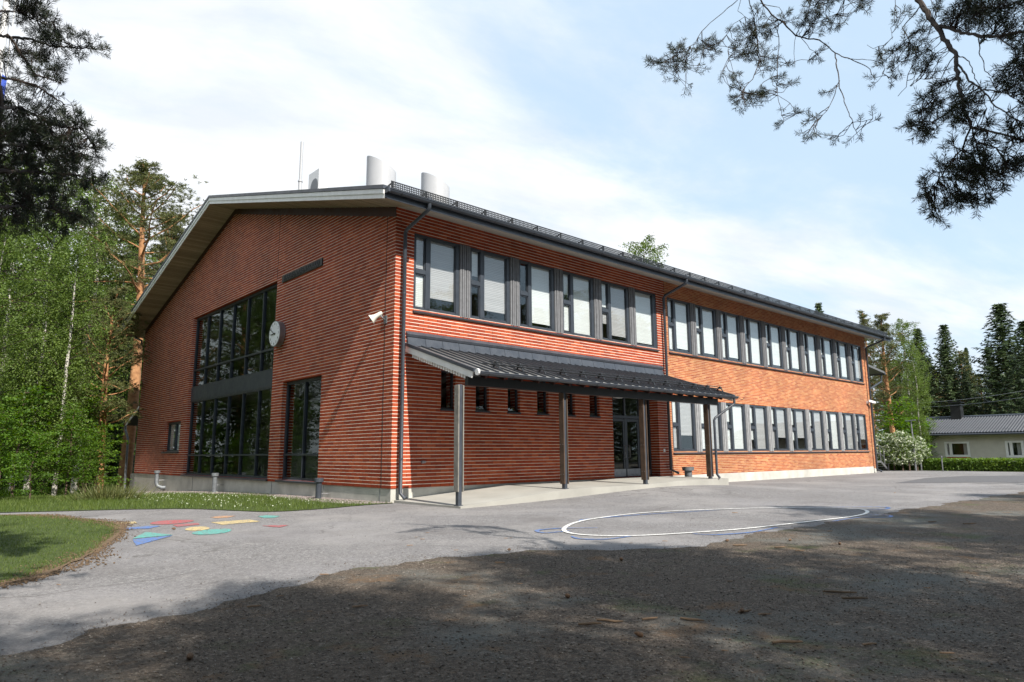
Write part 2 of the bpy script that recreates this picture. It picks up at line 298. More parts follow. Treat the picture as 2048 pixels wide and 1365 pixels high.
M['soil'] = mat_ground('forest_floor', (.05, .07, .02), [(.025, .03, .012), (.05, .06, .02), (.09, .09, .035)], (14, 30), 1., .03, [(.5, .5, .65, (.07, .11, .025), .7, 5)])
M['turf'] = mat_ground('lawn_soil', (.05, .075, .02), [(.03, .045, .012), (.055, .085, .02), (.09, .11, .03)], (60, 25), 1., .02, [(2.5, .6, .7, (.12, .085, .04), .6, 4)])
M['edge'] = mat_ground('brown_litter', (.13, .09, .055), [(.06, .045, .03), (.15, .10, .06), (.24, .17, .11)], (50, 90), 1., .012)
M['roofred'] = M['metal2']
for k, c in dict(yel=(.55, .43, .20), red=(.38, .085, .09), blue=(.08, .17, .42), teal=(.10, .36, .32), ora=(.50, .27, .14), wht=(.74, .74, .72)).items():
    M[k] = mat_ground('road_paint_'+k, c, [tuple(q*.45 for q in c), c, c, tuple(min(1, q*1.1) for q in c)], (110, 45), .5, .006, [(16., .46, .60, (.165, .162, .165), .85 if k != 'wht' else .5, 6), (2., .5, .7, (.2, .2, .2), .5 if k != 'wht' else .2, 9)], .7)
# ------------------------------------------------------------------ ground sheets
def spline(pts, n=6, jit=0, closed=False):
    p = [np.array(q[:2], float) for q in pts]; out = []; m = len(p)
    for i in range(m if closed else m-1):
        a, b, c, d = (p[(i-1) % m], p[i], p[(i+1) % m], p[(i+2) % m]) if closed else (p[max(0, i-1)], p[i], p[i+1], p[min(m-1, i+2)])
        for k in range(n):
            t = k/n; out.append(.5*((2*b)+(-a+c)*t+(2*a-5*b+4*c-d)*t*t+(-a+3*b-3*c+d)*t**3)+np.random.uniform(-jit, jit, 2))
    if not closed: out.append(p[-1])
    return out
import bmesh
def sheet(name, poly, m, dz, cell=.5, parent=None, bounds=None):
    bm = bmesh.new(); f = bm.faces.new([bm.verts.new((q[0], q[1], 0)) for q in poly]); bmesh.ops.triangulate(bm, faces=[f])
    xs = [q[0] for q in poly]; ys = [q[1] for q in poly]
    for ax, vals in ((0, xs), (1, ys)):
        k = math.ceil(max(-20, min(vals))/cell)
        while k*cell < min(45 if ax == 0 else 32, max(vals)):
            n = (1, 0, 0) if ax == 0 else (0, 1, 0); bmesh.ops.bisect_plane(bm, geom=bm.verts[:]+bm.edges[:]+bm.faces[:], plane_co=(k*cell, 0, 0) if ax == 0 else (0, k*cell, 0), plane_no=n); k += 1
    for v in bm.verts: v.co.z = G(v.co.x, v.co.y)+dz
    bmesh.ops.recalc_face_normals(bm, faces=bm.faces[:])
    if bm.faces and sum(q.normal.z for q in bm.faces) < 0: bmesh.ops.reverse_faces(bm, faces=bm.faces[:])
    me = bpy.data.meshes.new(name); bm.to_mesh(me); bm.free(); return link(name, me, m, parent)
def groundsheet():
    def lines(lo, hi, a, b):
        v = list(np.arange(lo, hi+.01, .5)); s = 1.
        x = hi
        while x < b: s *= 1.5; x += s; v.append(x)
        s = 1.; x = lo
        while x > a: s *= 1.5; x -= s; v.insert(0, x)
        return v
    X, Y = lines(-20, 45, -900, 1200), lines(-22, 32, -900, 1200)
    V = [(x, y, G(x, y)-.012) for y in Y for x in X]; n = len(X)
    F = [(j*n+i, j*n+i+1, (j+1)*n+i+1, (j+1)*n+i) for j in range(len(Y)-1) for i in range(n-1)]
    o = link('ground', npmesh('ground', V, F), M['soil']); o['kind'] = 'structure'
groundsheet()
EDGE = [(-20, -11), (-14, -9.9), (-8.73, -9.31), (-8.0, -8.95), (-7.26, -8.71), (-6.81, -8.57), (-6.25, -8.34), (-5.58, -8.07), (-4.92, -7.98), (-4.24, -7.98), (-3.1, -8.45), (-2.22, -9.2), (-1.2, -9.45), (1.09, -9.4), (3.41, -9.47), (7.22, -9.51), (10.47, -9.63), (14.85, -9.76), (23.84, -10.31), (40, -11.5)]
LAWN = [(-19, -7.4), (-12, -6.9), (-9.3, -6.55), (-8.3, -6.4), (-7.82, -5.86), (-7.24, -4.7), (-6.65, -3.07), (-6.26, -1.79), (-6.1, -.58), (-6.39, 1.06), (-6.75, 2.49), (-7.3, 3.2), (-8.5, 3.9), (-11, 4.3), (-19, 4.8)]
STRIP = [(-19, 6.6), (-12, 6.0), (-9, 5.2), (-7.6, 4.4), (-6.8, 3.9), (-5.98, 3.4), (-5.01, 2.84), (-4.03, 1.91), (-3.47, .43), (-3.02, -.3), (-1.95, -.38), (-.89, -.15), (.02, -.12)]
e_ = [np.array([q[0], q[1]+.07*math.sin(q[0]*2.1+1)+.05*math.sin(q[0]*5.3)+.035*math.sin(q[0]*11.7+2)+.02*math.sin(q[0]*23)]) for q in spline(EDGE, 24, .012)]; l_ = spline(LAWN, 8, .015); s_ = spline(STRIP, 8, .015)
yard = [tuple(q) for q in e_]+[(40, -4.5), (37.6, -2.6), (36.6, 1.5), (36.2, 6), (31.6, 8), (31.6, .2), (.1, .2)]+[tuple(q) for q in s_[::-1]]
sheet('asphalt_yard', yard, M['asphalt'], 0)['kind'] = 'structure'
grav = [tuple(q) for q in e_]+[(60, -14), (60, -60), (-40, -60), (-40, -14)]
sheet('gravel_yard', grav, M['gravel'], .006)['kind'] = 'structure'
lawn = [tuple(q) for q in l_]; sheet('lawn', lawn, M['turf'], .008)['kind'] = 'structure'
GB = [(-5.5, 24.5), (-3.2, 17), (-1.55, 11.8), (-.95, 9.6), (-.75, 6.5), (-.95, 2.8), (-.9, .6), (.05, -.02)]
g_ = spline(GB, 8, .03)
strip = [tuple(q) for q in s_]+[tuple(q) for q in g_[::-1]]+[(-9, 27), (-19, 27)]
sheet('grass_verge', strip, M['turf'], .012)['kind'] = 'structure'
sheet('plinth_gravel_bed', [tuple(q) for q in g_]+[(.1, 24.5)], M['pale'], .010)['kind'] = 'structure'
wj = lambda pts, d: [(p[0]+d*n[0], p[1]+d*n[1]) for p, n in zip(pts, [unit(np.array([-(pts[min(i+1, len(pts)-1)][1]-pts[max(i-1, 0)][1]), pts[min(i+1, len(pts)-1)][0]-pts[max(i-1, 0)][0]])) for i in range(len(pts))])]
def band(name, pts, d0, d1, m, dz, jit):
    a = wj(pts, d0); b = [unit(np.array(q)-p)*0+np.array(p)+(np.array(q)-np.array(p))*(.45+.4*math.sin(i*.37)+.25*math.sin(i*.9+1)+random.uniform(-.25, .25)) for i, (p, q) in enumerate(zip(pts, wj(pts, d1)))]; b = [tuple(q) for q in b]
    sheet(name, a+b[::-1], m, dz)['kind'] = 'structure'
lp = [tuple(q) for q in l_][10:76]; band('lawn_edge_litter', lp, .03, -.06, M['edge'], .016, .03)
sheet('dark_asphalt_road', [hit(1790, 967), hit(1850, 957), hit(1930, 952.5), hit(2048, 952), (34, -12), (24, -10.4), (19.5, -7.2), hit(2048, 965)], M['asphalt2'], .006)['kind'] = 'structure'  # darker asphalt sheet at the far right
# painted shapes on the yard
shp = dict(
 ya=('yel', 'pale yellow painted bar nearest the lawn edge', [(213, 1048), (270, 1044), (274, 1048), (218, 1050)]),
 rb=('red', 'red painted oval behind the red bar', [(300, 1048), (315, 1043.5), (345, 1041.5), (380, 1041), (387, 1043), (368, 1047), (340, 1049.5), (312, 1050)]),
 bc=('blue', 'long blue painted bar beside the yellow bar', [(246, 1058), (290, 1053), (322, 1053), (300, 1058), (252, 1060)]),
 rd=('red', 'small red painted bar between the red oval and yellow oval', [(345, 1051), (395, 1047), (400, 1050), (355, 1055)]),
 ye=('yel', 'small yellow painted oval touching the teal oval', [(370, 1060), (380, 1056), (400, 1054.5), (416, 1055.5), (418, 1059), (400, 1062), (378, 1062.5)]),
 tf=('teal', 'teal painted oval in front of the small yellow oval', [(385, 1067), (405, 1062), (435, 1059.5), (458, 1059), (462, 1063), (440, 1068.5), (410, 1070.5), (390, 1070)]),
 yg=('yel', 'large yellow painted rectangle on the asphalt', [(422, 1046), (500, 1040), (521, 1044), (445, 1051)]),
 oh=('ora', 'orange painted oval closest to the grass verge', [(420, 1036), (440, 1033), (472, 1032.5), (455, 1036.5), (432, 1037.5)]),
 ti=('teal', 'teal painted oval closest to the building', [(515, 1034), (532, 1031.5), (560, 1033), (550, 1036.5), (528, 1037)]),
 rj=('red', 'red painted triangle right of the yellow rectangle', [(523, 1053), (578, 1051), (560, 1056)]),
 tk=('teal', 'teal painted triangle above the blue one', [(265, 1079), (291, 1065), (346, 1071)]),
 bl=('blue', 'blue painted triangle lowest of the painted shapes', [(265, 1080.3), (346, 1072.3), (272, 1093)]))
for k, (c, lab, pts) in shp.items():
    q = [hit(*p) for p in pts]
    if len(q) > 5: q = [tuple(z) for z in spline(q, 3, 0, True)]
    tag(sheet('painted_shape', q, M[c], .006), lab, 'ground marking', 'painted shapes on the asphalt')
OV = [(-1.23, -6.96), (-.38, -6.42), (.6, -6.15), (2.13, -6.14), (3.76, -6.75), (4.91, -7.45), (5.65, -8.25), (5.68, -8.79), (5.03, -9.16), (4.06, -9.3), (2.85, -9.19), (.89, -8.95), (-.11, -8.69), (-1.08, -8.32), (-1.49, -7.91), (-1.57, -7.45)]
def loopband(pts, wd, m, name, dz, lab, closed=True):
    p = spline(pts, 8, 0, closed); n = len(p); V = []; F = []
    for i in range(n):
        a, b = (p[(i-1) % n], p[(i+1) % n]) if closed else (p[max(0, i-1)], p[min(n-1, i+1)])
        t = unit(b-a); q = np.array([-t[1], t[0]])*wd/2*(1 if closed else .4+.6*math.sin(math.pi*(i+.5)/n)); c = p[i]
        for s in (-1, 1):
            x, y = c+q*s; V.append((x, y, G(x, y)+dz))
    for i in range(n if closed else n-1): j = (i+1) % n; F.append((2*i, 2*j, 2*j+1, 2*i+1))
    me = npmesh(name, V, F); o = link(name, me, m)
    if me.polygons[0].normal.z < 0: me.flip_normals()
    return tag(o, lab, 'ground marking')
loopband(OV, .072, M['wht'], 'painted_ring', .011, 'large white painted ring on the asphalt')
for lab, pts in (('blue paint stroke left of the white ring', [(1195, 1057), (1120, 1058), (1075, 1062), (1090, 1067), (1140, 1063)]),
                 ('blue paint stroke under the near left of the ring', [(1143, 1074), (1160, 1079), (1210, 1080), (1270, 1073)]),
                 ('blue paint stroke along the near middle of the ring', [(1385, 1069), (1430, 1071), (1500, 1066), (1555, 1056)]),
                 ('blue paint stroke along the far left of the ring', [(1165, 1044), (1172, 1040), (1290, 1030), (1440, 1021)]),
                 ('blue paint stroke beyond the far right of the ring', [(1610, 1015), (1700, 1015), (1770, 1015), (1772, 1019), (1735, 1020)]),
                 ('blue paint stroke by the right tip of the ring', [(1665, 1044), (1720, 1036), (1775, 1036), (1778, 1032), (1735, 1031)])):
    loopband([hit(*q) for q in pts], .07, M['blue'], 'painted_stroke', .008, lab, False)
# entrance slab
def slab():
    mb = MB(); xs = list(np.linspace(.12, 3.6, 8))+[7, 8.4, 11.2]; zt = lambda x: .05+.24*min(1, (x-.12)/3.48)+(.05 if x > 7.5 else 0)
    for a, b in zip(xs[:-1], xs[1:]):
        ya, yb = -2.62, -2.62
        mb.hexa([(a, ya, -.2), (a, .3, -.2), (b, .3, -.2), (b, yb, -.2)][::1], [(a, ya, zt(a)), (a, .3, zt(a)+.02), (b, .3, zt(b)+.02), (b, yb, zt(b))])
    o = mb.build('entrance_slab', M['slab']); o['kind'] = 'structure'
slab()
ZS = lambda x: .05+.24*min(1, max(0, (x-.12)/3.48))
# ------------------------------------------------------------------ the school
LX, WY, OV_ = 31.3, 23.35, 1.0; RY = WY/2
roofz = lambda y: 11.02-.274*abs(y-RY)
S = thing('school_building', 'long two-storey red brick school with low gable roof', 'building')
def wall(mb, ax, const, u0, u1, z0, z1, holes, depth, sgn):
    """front face on plane ax=const with rectangular holes and reveals going sgn*depth"""
    us = sorted({u0, u1, *[h[0] for h in holes], *[h[1] for h in holes]}); zs = sorted({z0, z1, *[h[2] for h in holes], *[h[3] for h in holes]})
    pt = lambda u, z, d=0: (const+d*sgn, u, z) if ax == 0 else (u, const+d*sgn, z)
    for i in range(len(us)-1):
        for j in range(len(zs)-1):
            cu, cz = (us[i]+us[i+1])/2, (zs[j]+zs[j+1])/2
            if any(h[0] < cu < h[1] and h[2] < cz < h[3] for h in holes): continue
            mb.add([pt(us[i], zs[j]), pt(us[i+1], zs[j]), pt(us[i+1], zs[j+1]), pt(us[i], zs[j+1])], [(0, 1, 2, 3)])
    for a, b, c, d in holes:
        for p, q in (((a, c), (b, c)), ((b, c), (b, d)), ((b, d), (a, d)), ((a, d), (a, c))):
            mb.add([pt(*p), pt(*q), pt(*q, depth), pt(*p, depth)], [(0, 1, 2, 3)])
SX = 11.86                                  # brickwork changes here
UB, UT, LB, LT = 4.93, 7.0, 1.22, 3.17
slits = [(1.5+1.19*i, 1.98+1.19*i, 2.36, 3.4) for i in range(6)]
DOOR = (8.6, 11.15, .33, 3.2)
a = MB(); wall(a, 1, 0, 0, SX, .35, 7.95, [(.57, 11.32, UB, UT), DOOR if False else (8.6, 11.15, .36, 3.2)]+slits, .42, 1)
a.build('front_wall', M['brick'], S)
a = MB(); wall(a, 1, .025, SX, LX, .25, 7.95, [(12.05, 30.62, UB, UT), (12.05, 30.42, LB, LT)], .42, 1); a.add([(SX, 0, .35), (SX, .03, .35), (SX, .03, 7.95), (SX, 0, 7.95)], [(0, 1, 2, 3)])
a.build('front_wall', M['brick2'], S)['label'] = 'orange brick front wall with fine pale joints'
a = MB(); BIG = (7.32, 15.85, .42, 7.02); MID = (3.84, 6.5, .42, 3.5); SM = (16.6, 18.75, 1.36, 2.66)
wall(a, 0, 0, 0, WY, .35, 7.6, [BIG, MID, SM], .42, 1)
a.add([(0, 0, 7.6), (0, WY, 7.6), (0, WY, 7.95), (0, RY, 11.0), (0, 0, 7.95)], [(0, 1, 2, 3, 4)])
a.build('gable_wall', M['brick'], S)
a = MB(); a.box(LX-.02, .03, .25, LX, WY, 7.9); a.prism([(LX-.02, 0, 7.9), (LX-.02, WY, 7.9), (LX-.02, RY, 10.9)], (.02, 0, 0)); a.box(.02, WY-.02, .3, LX-.03, WY, 7.9)
a.build('rear_wall', M['brick2'], S)
a = MB()                                     # dark strip coloured as the shadow under the gable rake
for y0, y1 in ((-.0, RY), (WY, RY)):
    a.prism([(-.02, y0, roofz(y0)-.26), (-.02, y0, roofz(y0)-.52), (-.02, y1, roofz(y1)-.46), (-.02, y1, roofz(y1)-.26)], (.015, 0, 0))
a.build('rake_shade_strip', M['brown'], S)
a = MB(); a.box(-.006, 7.325, 7.1, .0, 7.345, 9.55); a.build('movement_joint', M['dark'], S); a = MB(); a.box(-.006, .42, .35, 0, .435, 7.6); a.build('movement_joint', M['dark'], S); a = MB(); a.box(SX-.02, -.006, .35, SX-.004, 0, 7.5); a.build('movement_joint', M['dark'], S)
a = MB(); a.box(.02, .02, -1.2, 30.9, .2, .35); a.build('plinth', M['conc'], S)
a = MB(); a.box(.021, .021, -1.3, .2, WY-.02, .349)
a.box(SX-.3, .03, -.5, LX-.02, .3, .25); a.box(LX-.3, .3, -.5, LX-.02, WY, .25); a.box(.3, WY-.3, -1.4, LX-.3, WY-.02, .3); a.build('plinth', M['conc'], S)
for y in (.5, 7.0, 14.6, 3.5): a = MB(); a.box(.012, y, -1, .02, y+.02, .33); a.build('plinth_joint', M['dgalv'], S)
# dark rooms behind the glass
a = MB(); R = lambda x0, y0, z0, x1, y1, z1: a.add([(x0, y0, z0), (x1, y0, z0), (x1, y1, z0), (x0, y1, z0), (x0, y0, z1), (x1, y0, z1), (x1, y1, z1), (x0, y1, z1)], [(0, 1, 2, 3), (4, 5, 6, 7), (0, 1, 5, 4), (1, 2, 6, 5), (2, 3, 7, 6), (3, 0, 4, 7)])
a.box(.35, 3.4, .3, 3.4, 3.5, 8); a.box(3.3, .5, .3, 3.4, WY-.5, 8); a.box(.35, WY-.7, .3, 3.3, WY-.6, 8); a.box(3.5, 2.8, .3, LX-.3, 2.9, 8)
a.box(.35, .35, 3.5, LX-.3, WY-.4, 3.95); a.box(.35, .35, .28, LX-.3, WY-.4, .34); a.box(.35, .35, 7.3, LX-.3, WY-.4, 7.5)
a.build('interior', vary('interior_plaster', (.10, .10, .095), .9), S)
# roof
a = MB(); x0, x1 = -OV_, LX+.9; ye = -1.02
for s in (0, 1):
    f = (lambda y: y) if s == 0 else (lambda y: WY-y)
    a.hexa([(x0, f(ye), roofz(ye)-.05), (x1, f(ye), roofz(ye)-.05), (x1, RY, 11.02-.05), (x0, RY, 11.02-.05)], [(x0, f(ye), roofz(ye)), (x1, f(ye), roofz(ye)), (x1, RY, 11.02), (x0, RY, 11.02)])
rf = a.build('roof', M['metal2'], S)
a = MB()
for s in (0, 1):
    f = (lambda y: y) if s == 0 else (lambda y: WY-y)
    for k in range(56):
        x = x0+.3+k*.59
        a.bar((x, f(ye), roofz(ye)+.015), (x, RY, 11.035), .025, .03)
a.build('roof_seam', M['metal2'], rf)
def under(name, xa, xb, m):
    a = MB()
    for s in (0, 1):
        f = (lambda y: y) if s == 0 else (lambda y: WY-y)
        a.hexa([(xa, f(ye+.03), roofz(ye+.03)-.25), (xb, f(ye+.03), roofz(ye+.03)-.25), (xb, RY, 10.77), (xa, RY, 10.77)], [(xa, f(ye+.03), roofz(ye+.03)-.06), (xb, f(ye+.03), roofz(ye+.03)-.06), (xb, RY, 10.96), (xa, RY, 10.96)])
    return a.build(name, m, rf)
under('soffit', -OV_+.03, -.003, mat_boards('rake_soffit_boards', (.34, .27, .20), 1, .14, .08))
o = under('soffit', .0, LX+.85, M['soffit2'])
a = MB()
for s in (0, 1):
    f = (lambda y: y) if s == 0 else (lambda y: WY-y)
    for dx, zt, zb in ((-.03, -.055, -.17), (-.005, -.17, -.285)):
        xx = -OV_+dx
        a.hexa([(xx, f(ye), roofz(ye)+zb), (xx+.03, f(ye), roofz(ye)+zb), (xx+.03, f(ye), roofz(ye)+zt), (xx, f(ye), roofz(ye)+zt)], [(xx, RY, 11.02+zb), (xx+.03, RY, 11.02+zb), (xx+.03, RY, 11.02+zt), (xx, RY, 11.02+zt)])
a.build('rake_fascia', M['offwhite'], rf)
a = MB()
for s in (0, 1):
    f = (lambda y: y) if s == 0 else (lambda y: WY-y)
    xx = -OV_-.05
    a.hexa([(xx, f(ye-.02), roofz(ye)-.05), (xx+.2, f(ye-.02), roofz(ye)-.05), (xx+.2, f(ye-.02), roofz(ye)+.045), (xx, f(ye-.02), roofz(ye)+.045)], [(xx, RY, 10.97), (xx+.2, RY, 10.97), (xx+.2, RY, 11.065), (xx, RY, 11.065)])
a.build('verge_flashing', M['metal'], rf)
a = MB(); a.box(-OV_, ye-.02, roofz(ye)-.27, LX+.9, ye+.01, roofz(ye)-.04); a.build('eave_fascia', M['metal'], rf); a = MB(); a.box(-OV_, WY-ye, roofz(ye)-.27, LX+.9, WY-ye+.03, roofz(ye)-.04); a.build('eave_fascia', M['metal'], rf)
def gutter(mb, x0, x1, y, z, r, dirn=(1, 0, 0)):
    V = []; F = []; n = 9
    for x in (x0, x1):
        for k in range(n): t = math.pi+math.pi*k/(n-1); V.append((x, y+r*math.cos(t), z+r*math.sin(t)))
        for k in range(n): t = math.pi+math.pi*k/(n-1); V.append((x, y+(r-.008)*math.cos(t), z+(r-.008)*math.sin(t)))
    for k in range(n-1): F += [(k, k+1, 2*n+k+1, 2*n+k), (n+k, n+k+1, 3*n+k+1, 3*n+k), (k, k+1, n+k+1, n+k), (2*n+k, 2*n+k+1, 3*n+k+1, 3*n+k)]
    for k in (0, n-1): F.append((k, n+k, 3*n+k, 2*n+k))
    mb.add(V, F)
    mb.tube([(x0, y-r, z), (x1, y-r, z)], .011, 6)
a = MB(); gutter(a, -.95, LX+.88, ye-.1, roofz(ye)-.07, .08)
for k in range(22): xx = -.6+k*1.5; a.tube([(xx, ye-.1+.085*math.cos(t), roofz(ye)-.07+.085*math.sin(t)) for t in np.linspace(math.pi, 2*math.pi, 8)], .01, 4)
a.box(-1.0, ye-.19, roofz(ye)-.16, -.955, ye, roofz(ye)-.03); a.build('gutter', M['metal'], rf, True)
a = MB(); gutter(a, -.95, LX+.88, WY-ye+.1, roofz(ye)-.07, .08); a.tube([(-.3, WY+1.1, 7.4), (-.3, WY+1.1, 7.3), (-.1, WY+.2, 7.0), (-.1, WY+.15, 6.8)], .05, 8); a.build('gutter', M['metal'], rf, True)
def pipe(path, r=.05, name='downpipe', m=None, parent=None):
    a = MB(); a.tube(path, r, 12)
    for i, p in enumerate(path[1:-1]):
        pass
    p, q = np.array(path[-3]), np.array(path[-2])
    for z in np.arange(q[2]+.8, p[2], 2.1): a.tube([(p[0]+(q[0]-p[0])*(p[2]-z)/(p[2]-q[2]), p[1], z), (p[0]+(q[0]-p[0])*(p[2]-z)/(p[2]-q[2]), p[1], z+.045)], r+.008, 12)
    return a.build(name, m or M['metal'], parent or S, True)
def dpipe(x, zb, kick, yk=-1.12):
    pipe([(x+.05, yk, 7.56), (x+.05, yk, 7.32), (x+.05, yk+.04, 7.25), (x, -.20, 6.95), (x, -.13, 6.86), (x, -.13, zb+.16), (x+kick[0], -.13+kick[1], zb+.03)])
dpipe(.20, .08, (.06, -.14)); dpipe(11.62, .42, (.28, -.12)); dpipe(30.95, .05, (.28, -.12))
# snow barrier along the eave
a = MB(); yb = ye+.12; zb = roofz(yb)+.02; x = -.75
for zz, t in ((.02, .03), (.08, .016), (.135, .016), (.19, .025)): a.box(-.75, yb-.012, zb+zz, LX+.8, yb+.004, zb+zz+t)
for k in range(620): a.box(-.75+k*.053, yb-.01, zb+.05, -.75+k*.053+.024, yb-.002, zb+.2)
a.build('snow_guard', M['black'], rf)
for k in range(33):
    a = MB(); xx = -.7+k*1.0; a.bar((xx, yb+.02, zb+.21), (xx, yb+.02, zb-.03), .05, .03, (1, 0, 0)); a.bar((xx, yb+.02, zb+.18), (xx, yb+.42, roofz(yb+.42)+.02), .035, .02, (1, 0, 0)); a.bar((xx, yb-.05, zb-.01), (xx, yb+.5, roofz(yb+.5)+.01), .05, .02, (1, 0, 0))
    a.build('guard_bracket', M['black'], rf)
# windows
blindc = [0]
def window(mb_x, w_s, zb, zt, y, kind, blinds, parent=S, flip=False, name='window'):
    """one unit: narrow split light, mullion, wide light; returns the window object (frame mesh)"""
    f = MB(); g = MB(); x = mb_x; t = .055; d0, d1 = y-.005, y+.09
    wd = 1.52 if kind == 'full' else 1.26
    f.box(x, d0, zb, x+wd, d1, zb+t); f.box(x, d0, zt-t-.02, x+wd, d1, zt); f.box(x, d0, zb+t, x+.05, d1, zt-t); f.box(x+wd-.12, d0, zb+t, x+wd, d1, zt-t)
    zm = zb+(zt-zb)*.5; lights = []
    if kind == 'full':
        f.box(x+.37, d0-.01, zb+t, x+.52, d1, zt-t); f.box(x+.05, d0-.008, zm-.055, x+.37, d1, zm+.055)
        lights = [(x+.05, x+.37, zb+t, zm-.055), (x+.05, x+.37, zm+.055, zt-t), (x+.52, x+wd-.12, zb+t, zt-t)]
    else: lights = [(x+.05, x+wd-.12, zb+t, zt-t)]
    for a_, b_, c_, e_2 in lights:
        for (p, q, r, s2) in ((a_, c_, b_, c_+.035), (a_, e_2-.035, b_, e_2), (a_, c_+.035, a_+.03, e_2-.035), (b_-.03, c_+.035, b_, e_2-.035)): f.box(p, d0+.018, q, r, d1-.01, s2)
        g.box(a_+.012, d0+.045, c_+.012, b_-.012, d0+.055, e_2-.012)
    win = f.build(name, M['frame'], parent, bevel=.004); g.build('pane', M['glass'], win)
    for (a_, b_, c_, e_2), (frac, mm) in zip(lights, blinds):
        if frac <= 0: continue
        b = MB(); zl = e_2-(e_2-c_)*frac; b.box(a_+.008, d0+.075, zl, b_-.008, d0+.08, e_2-.01); b.box(a_+.008, d0+.07, zl-.015, b_-.008, d0+.085, zl); b.build('blind', M[mm], win)
    return win
B = lambda *k: [(v if isinstance(v, tuple) else (v, 'blind')) for v in k]
upl = [B(1, (.95, 'blindg'), (.82, 'blindg')), B(0, .8, (.86, 'blindg')), B(0, 0, .92), B(.9, .75, .97), B((.4, 'blindg'), .9, (.9, 'blindg')), B(.95)]
for i in range(6): window(.59+1.9*i if i < 5 else 9.98, 0, UB, UT, .03, 'full' if i < 5 else 'single', upl[i])
rnd = random.Random(3)
for row, (zb_, zt_) in enumerate(((UB, UT), (LB, LT))):
    for i in range(10):
        if row == 0: bl = B(rnd.choice([1, .9, .6]), rnd.choice([1, .95, .7]), rnd.choice([1, .96, .93]))
        else: bl = B(rnd.choice([1, .5, (.9, 'blindg')]), rnd.choice([1, .8]), rnd.choice([1, (.97, 'blindg'), (.9, 'blindg'), .85, (1, 'blindg'), (.7, 'blindg')]))
        if row == 0 and i == 9: bl = B((1, 'blindg'), (1, 'blindg'), (.9, 'blindg'))
        k = 'full' if i < 9 else 'full'
        window(12.08+1.895*i-(.16 if row and i == 9 else 0), 0, zb_, zt_, .05, k, bl)
def fin(x0, x1, zb, zt, y):
    a = MB(); a.box(x0, y+.03, zb-.0, x1, y+.2, zt+.01); n = 5; pw = (x1-x0)/n
    for k in range(n): a.box(x0+k*pw+.006, y+.0+(.0 if k % 2 else .010), zb-.02, x0+(k+1)*pw-.012, y+.04, zt)
    a.build('fin_panel', M['fin' if zb > 3 else 'fin2'], S, bevel=.003)
for i in range(5): fin(2.11+1.9*i, 2.49+1.9*i-(.02 if i == 4 else 0), UB, UT, -.02)
a = MB(); a.box(11.24, .02, UB, 11.32, .2, UT); a.build('window_trim', M['frame'], S)
for zb_, zt_ in ((UB, UT), (LB, LT)):
    for i in range(9): fin(13.6+1.895*i, 13.975+1.895*i-(.16 if zb_ == LB and i == 8 else 0), zb_, zt_, -.0)
a = MB()
for x0_, x1_, zz, yy in ((.55, 11.34, UB, 0), (12.02, 30.65, UB, .025), (12.02, 30.45, LB, .025)):
    a.hexa([(x0_, yy-.06, zz-.095), (x1_, yy-.06, zz-.095), (x1_, yy+.2, zz-.06), (x0_, yy+.2, zz-.06)], [(x0_, yy-.07, zz-.055), (x1_, yy-.07, zz-.055), (x1_, yy+.2, zz-.002), (x0_, yy+.2, zz-.002)])
a.build('window_sill', M['metal'], S, bevel=.006)
# narrow slit windows under the canopy
for (a0, a1, c0, c1) in slits:
    f = MB(); f.box(a0, .1, c0, a1, .17, c0+.05); f.box(a0, .1, c1-.05, a1, .17, c1); f.box(a0, .1, c0, a0+.05, .17, c1); f.box(a1-.05, .1, c0, a1, .17, c1); f.box(a0-.02, -.03, c0-.05, a1+.02, .15, c0-.003)
    wn = f.build('window', M['frame'], S); g = MB(); g.box(a0+.05, .13, c0+.05, a1-.05, .14, c1-.05); g.build('pane', M['glass'], wn)
# entrance
f = MB(); x0_, x1_, z0_, z1_ = DOOR; y = .36
for xa, xb in ((x0_, x0_+.06), (9.72-.05, 9.72+.03), (10.5, 10.62), (x1_-.06, x1_)): f.box(xa, y, z0_+.02, xb, y+.08, z1_)
f.box(x0_, y-.003, 2.36, x1_, y+.08, 2.46); f.box(x0_, y-.003, z1_-.08, x1_, y+.08, z1_)
f.box(x0_, y-.02, z0_, x1_, y+.1, z0_+.03)
ef = f.build('entrance_frame', M['frame'], S, bevel=.004)
g = MB()
for xa, xb in ((x0_+.06, 9.67), (9.75, 10.5), (10.62, x1_-.06)):
    g.box(xa, y+.03, 2.46, xb, y+.04, z1_-.08)
g.box(10.66, y+.03, .62, x1_-.08, y+.04, 2.36); g.build('pane', M['glass'], ef)
def leaf(xa, xb, hx):
    f = MB(); f.box(xa, y+.01, z0_+.05, xa+.09, y+.06, 2.35); f.box(xb-.09, y+.01, z0_+.05, xb, y+.06, 2.35); f.box(xa+.09, y+.01, 2.25, xb-.09, y+.06, 2.35); f.box(xa+.09, y+.01, z0_+.05, xb-.09, y+.06, z0_+.12)
    d = f.build('door', M['frame'], S, bevel=.004); g = MB(); g.box(xa+.09, y+.03, z0_+.3, xb-.09, y+.04, 2.25); g.build('pane', M['glass'], d)
    k = MB(); k.box(xa+.01, y-.0, z0_+.05, xb-.01, y+.009, z0_+.30); k.build('kick_plate', M['galv'], d)
    h = MB(); h.tube([(hx, y+.01, 1.0), (hx, y-.07, 1.02), (hx, y-.07, 1.42), (hx, y+.01, 1.44)], .013, 8); h.build('handle', M['galv'], d, True)
leaf(x0_+.07, 9.68, 9.6); leaf(9.74, 10.49, 9.83)
a = MB(); a.box(10.63, y-.005, z0_+.04, x1_-.07, y+.05, .60); a.build('kick_plate', M['galv'], ef)
a = MB(); a.box(11.38, -.035, 1.20, 11.47, 0, 1.31); tag(a.build('doorbell_box', M['white'], None, bevel=.006), 'small white box on the brick beside the entrance', 'box')
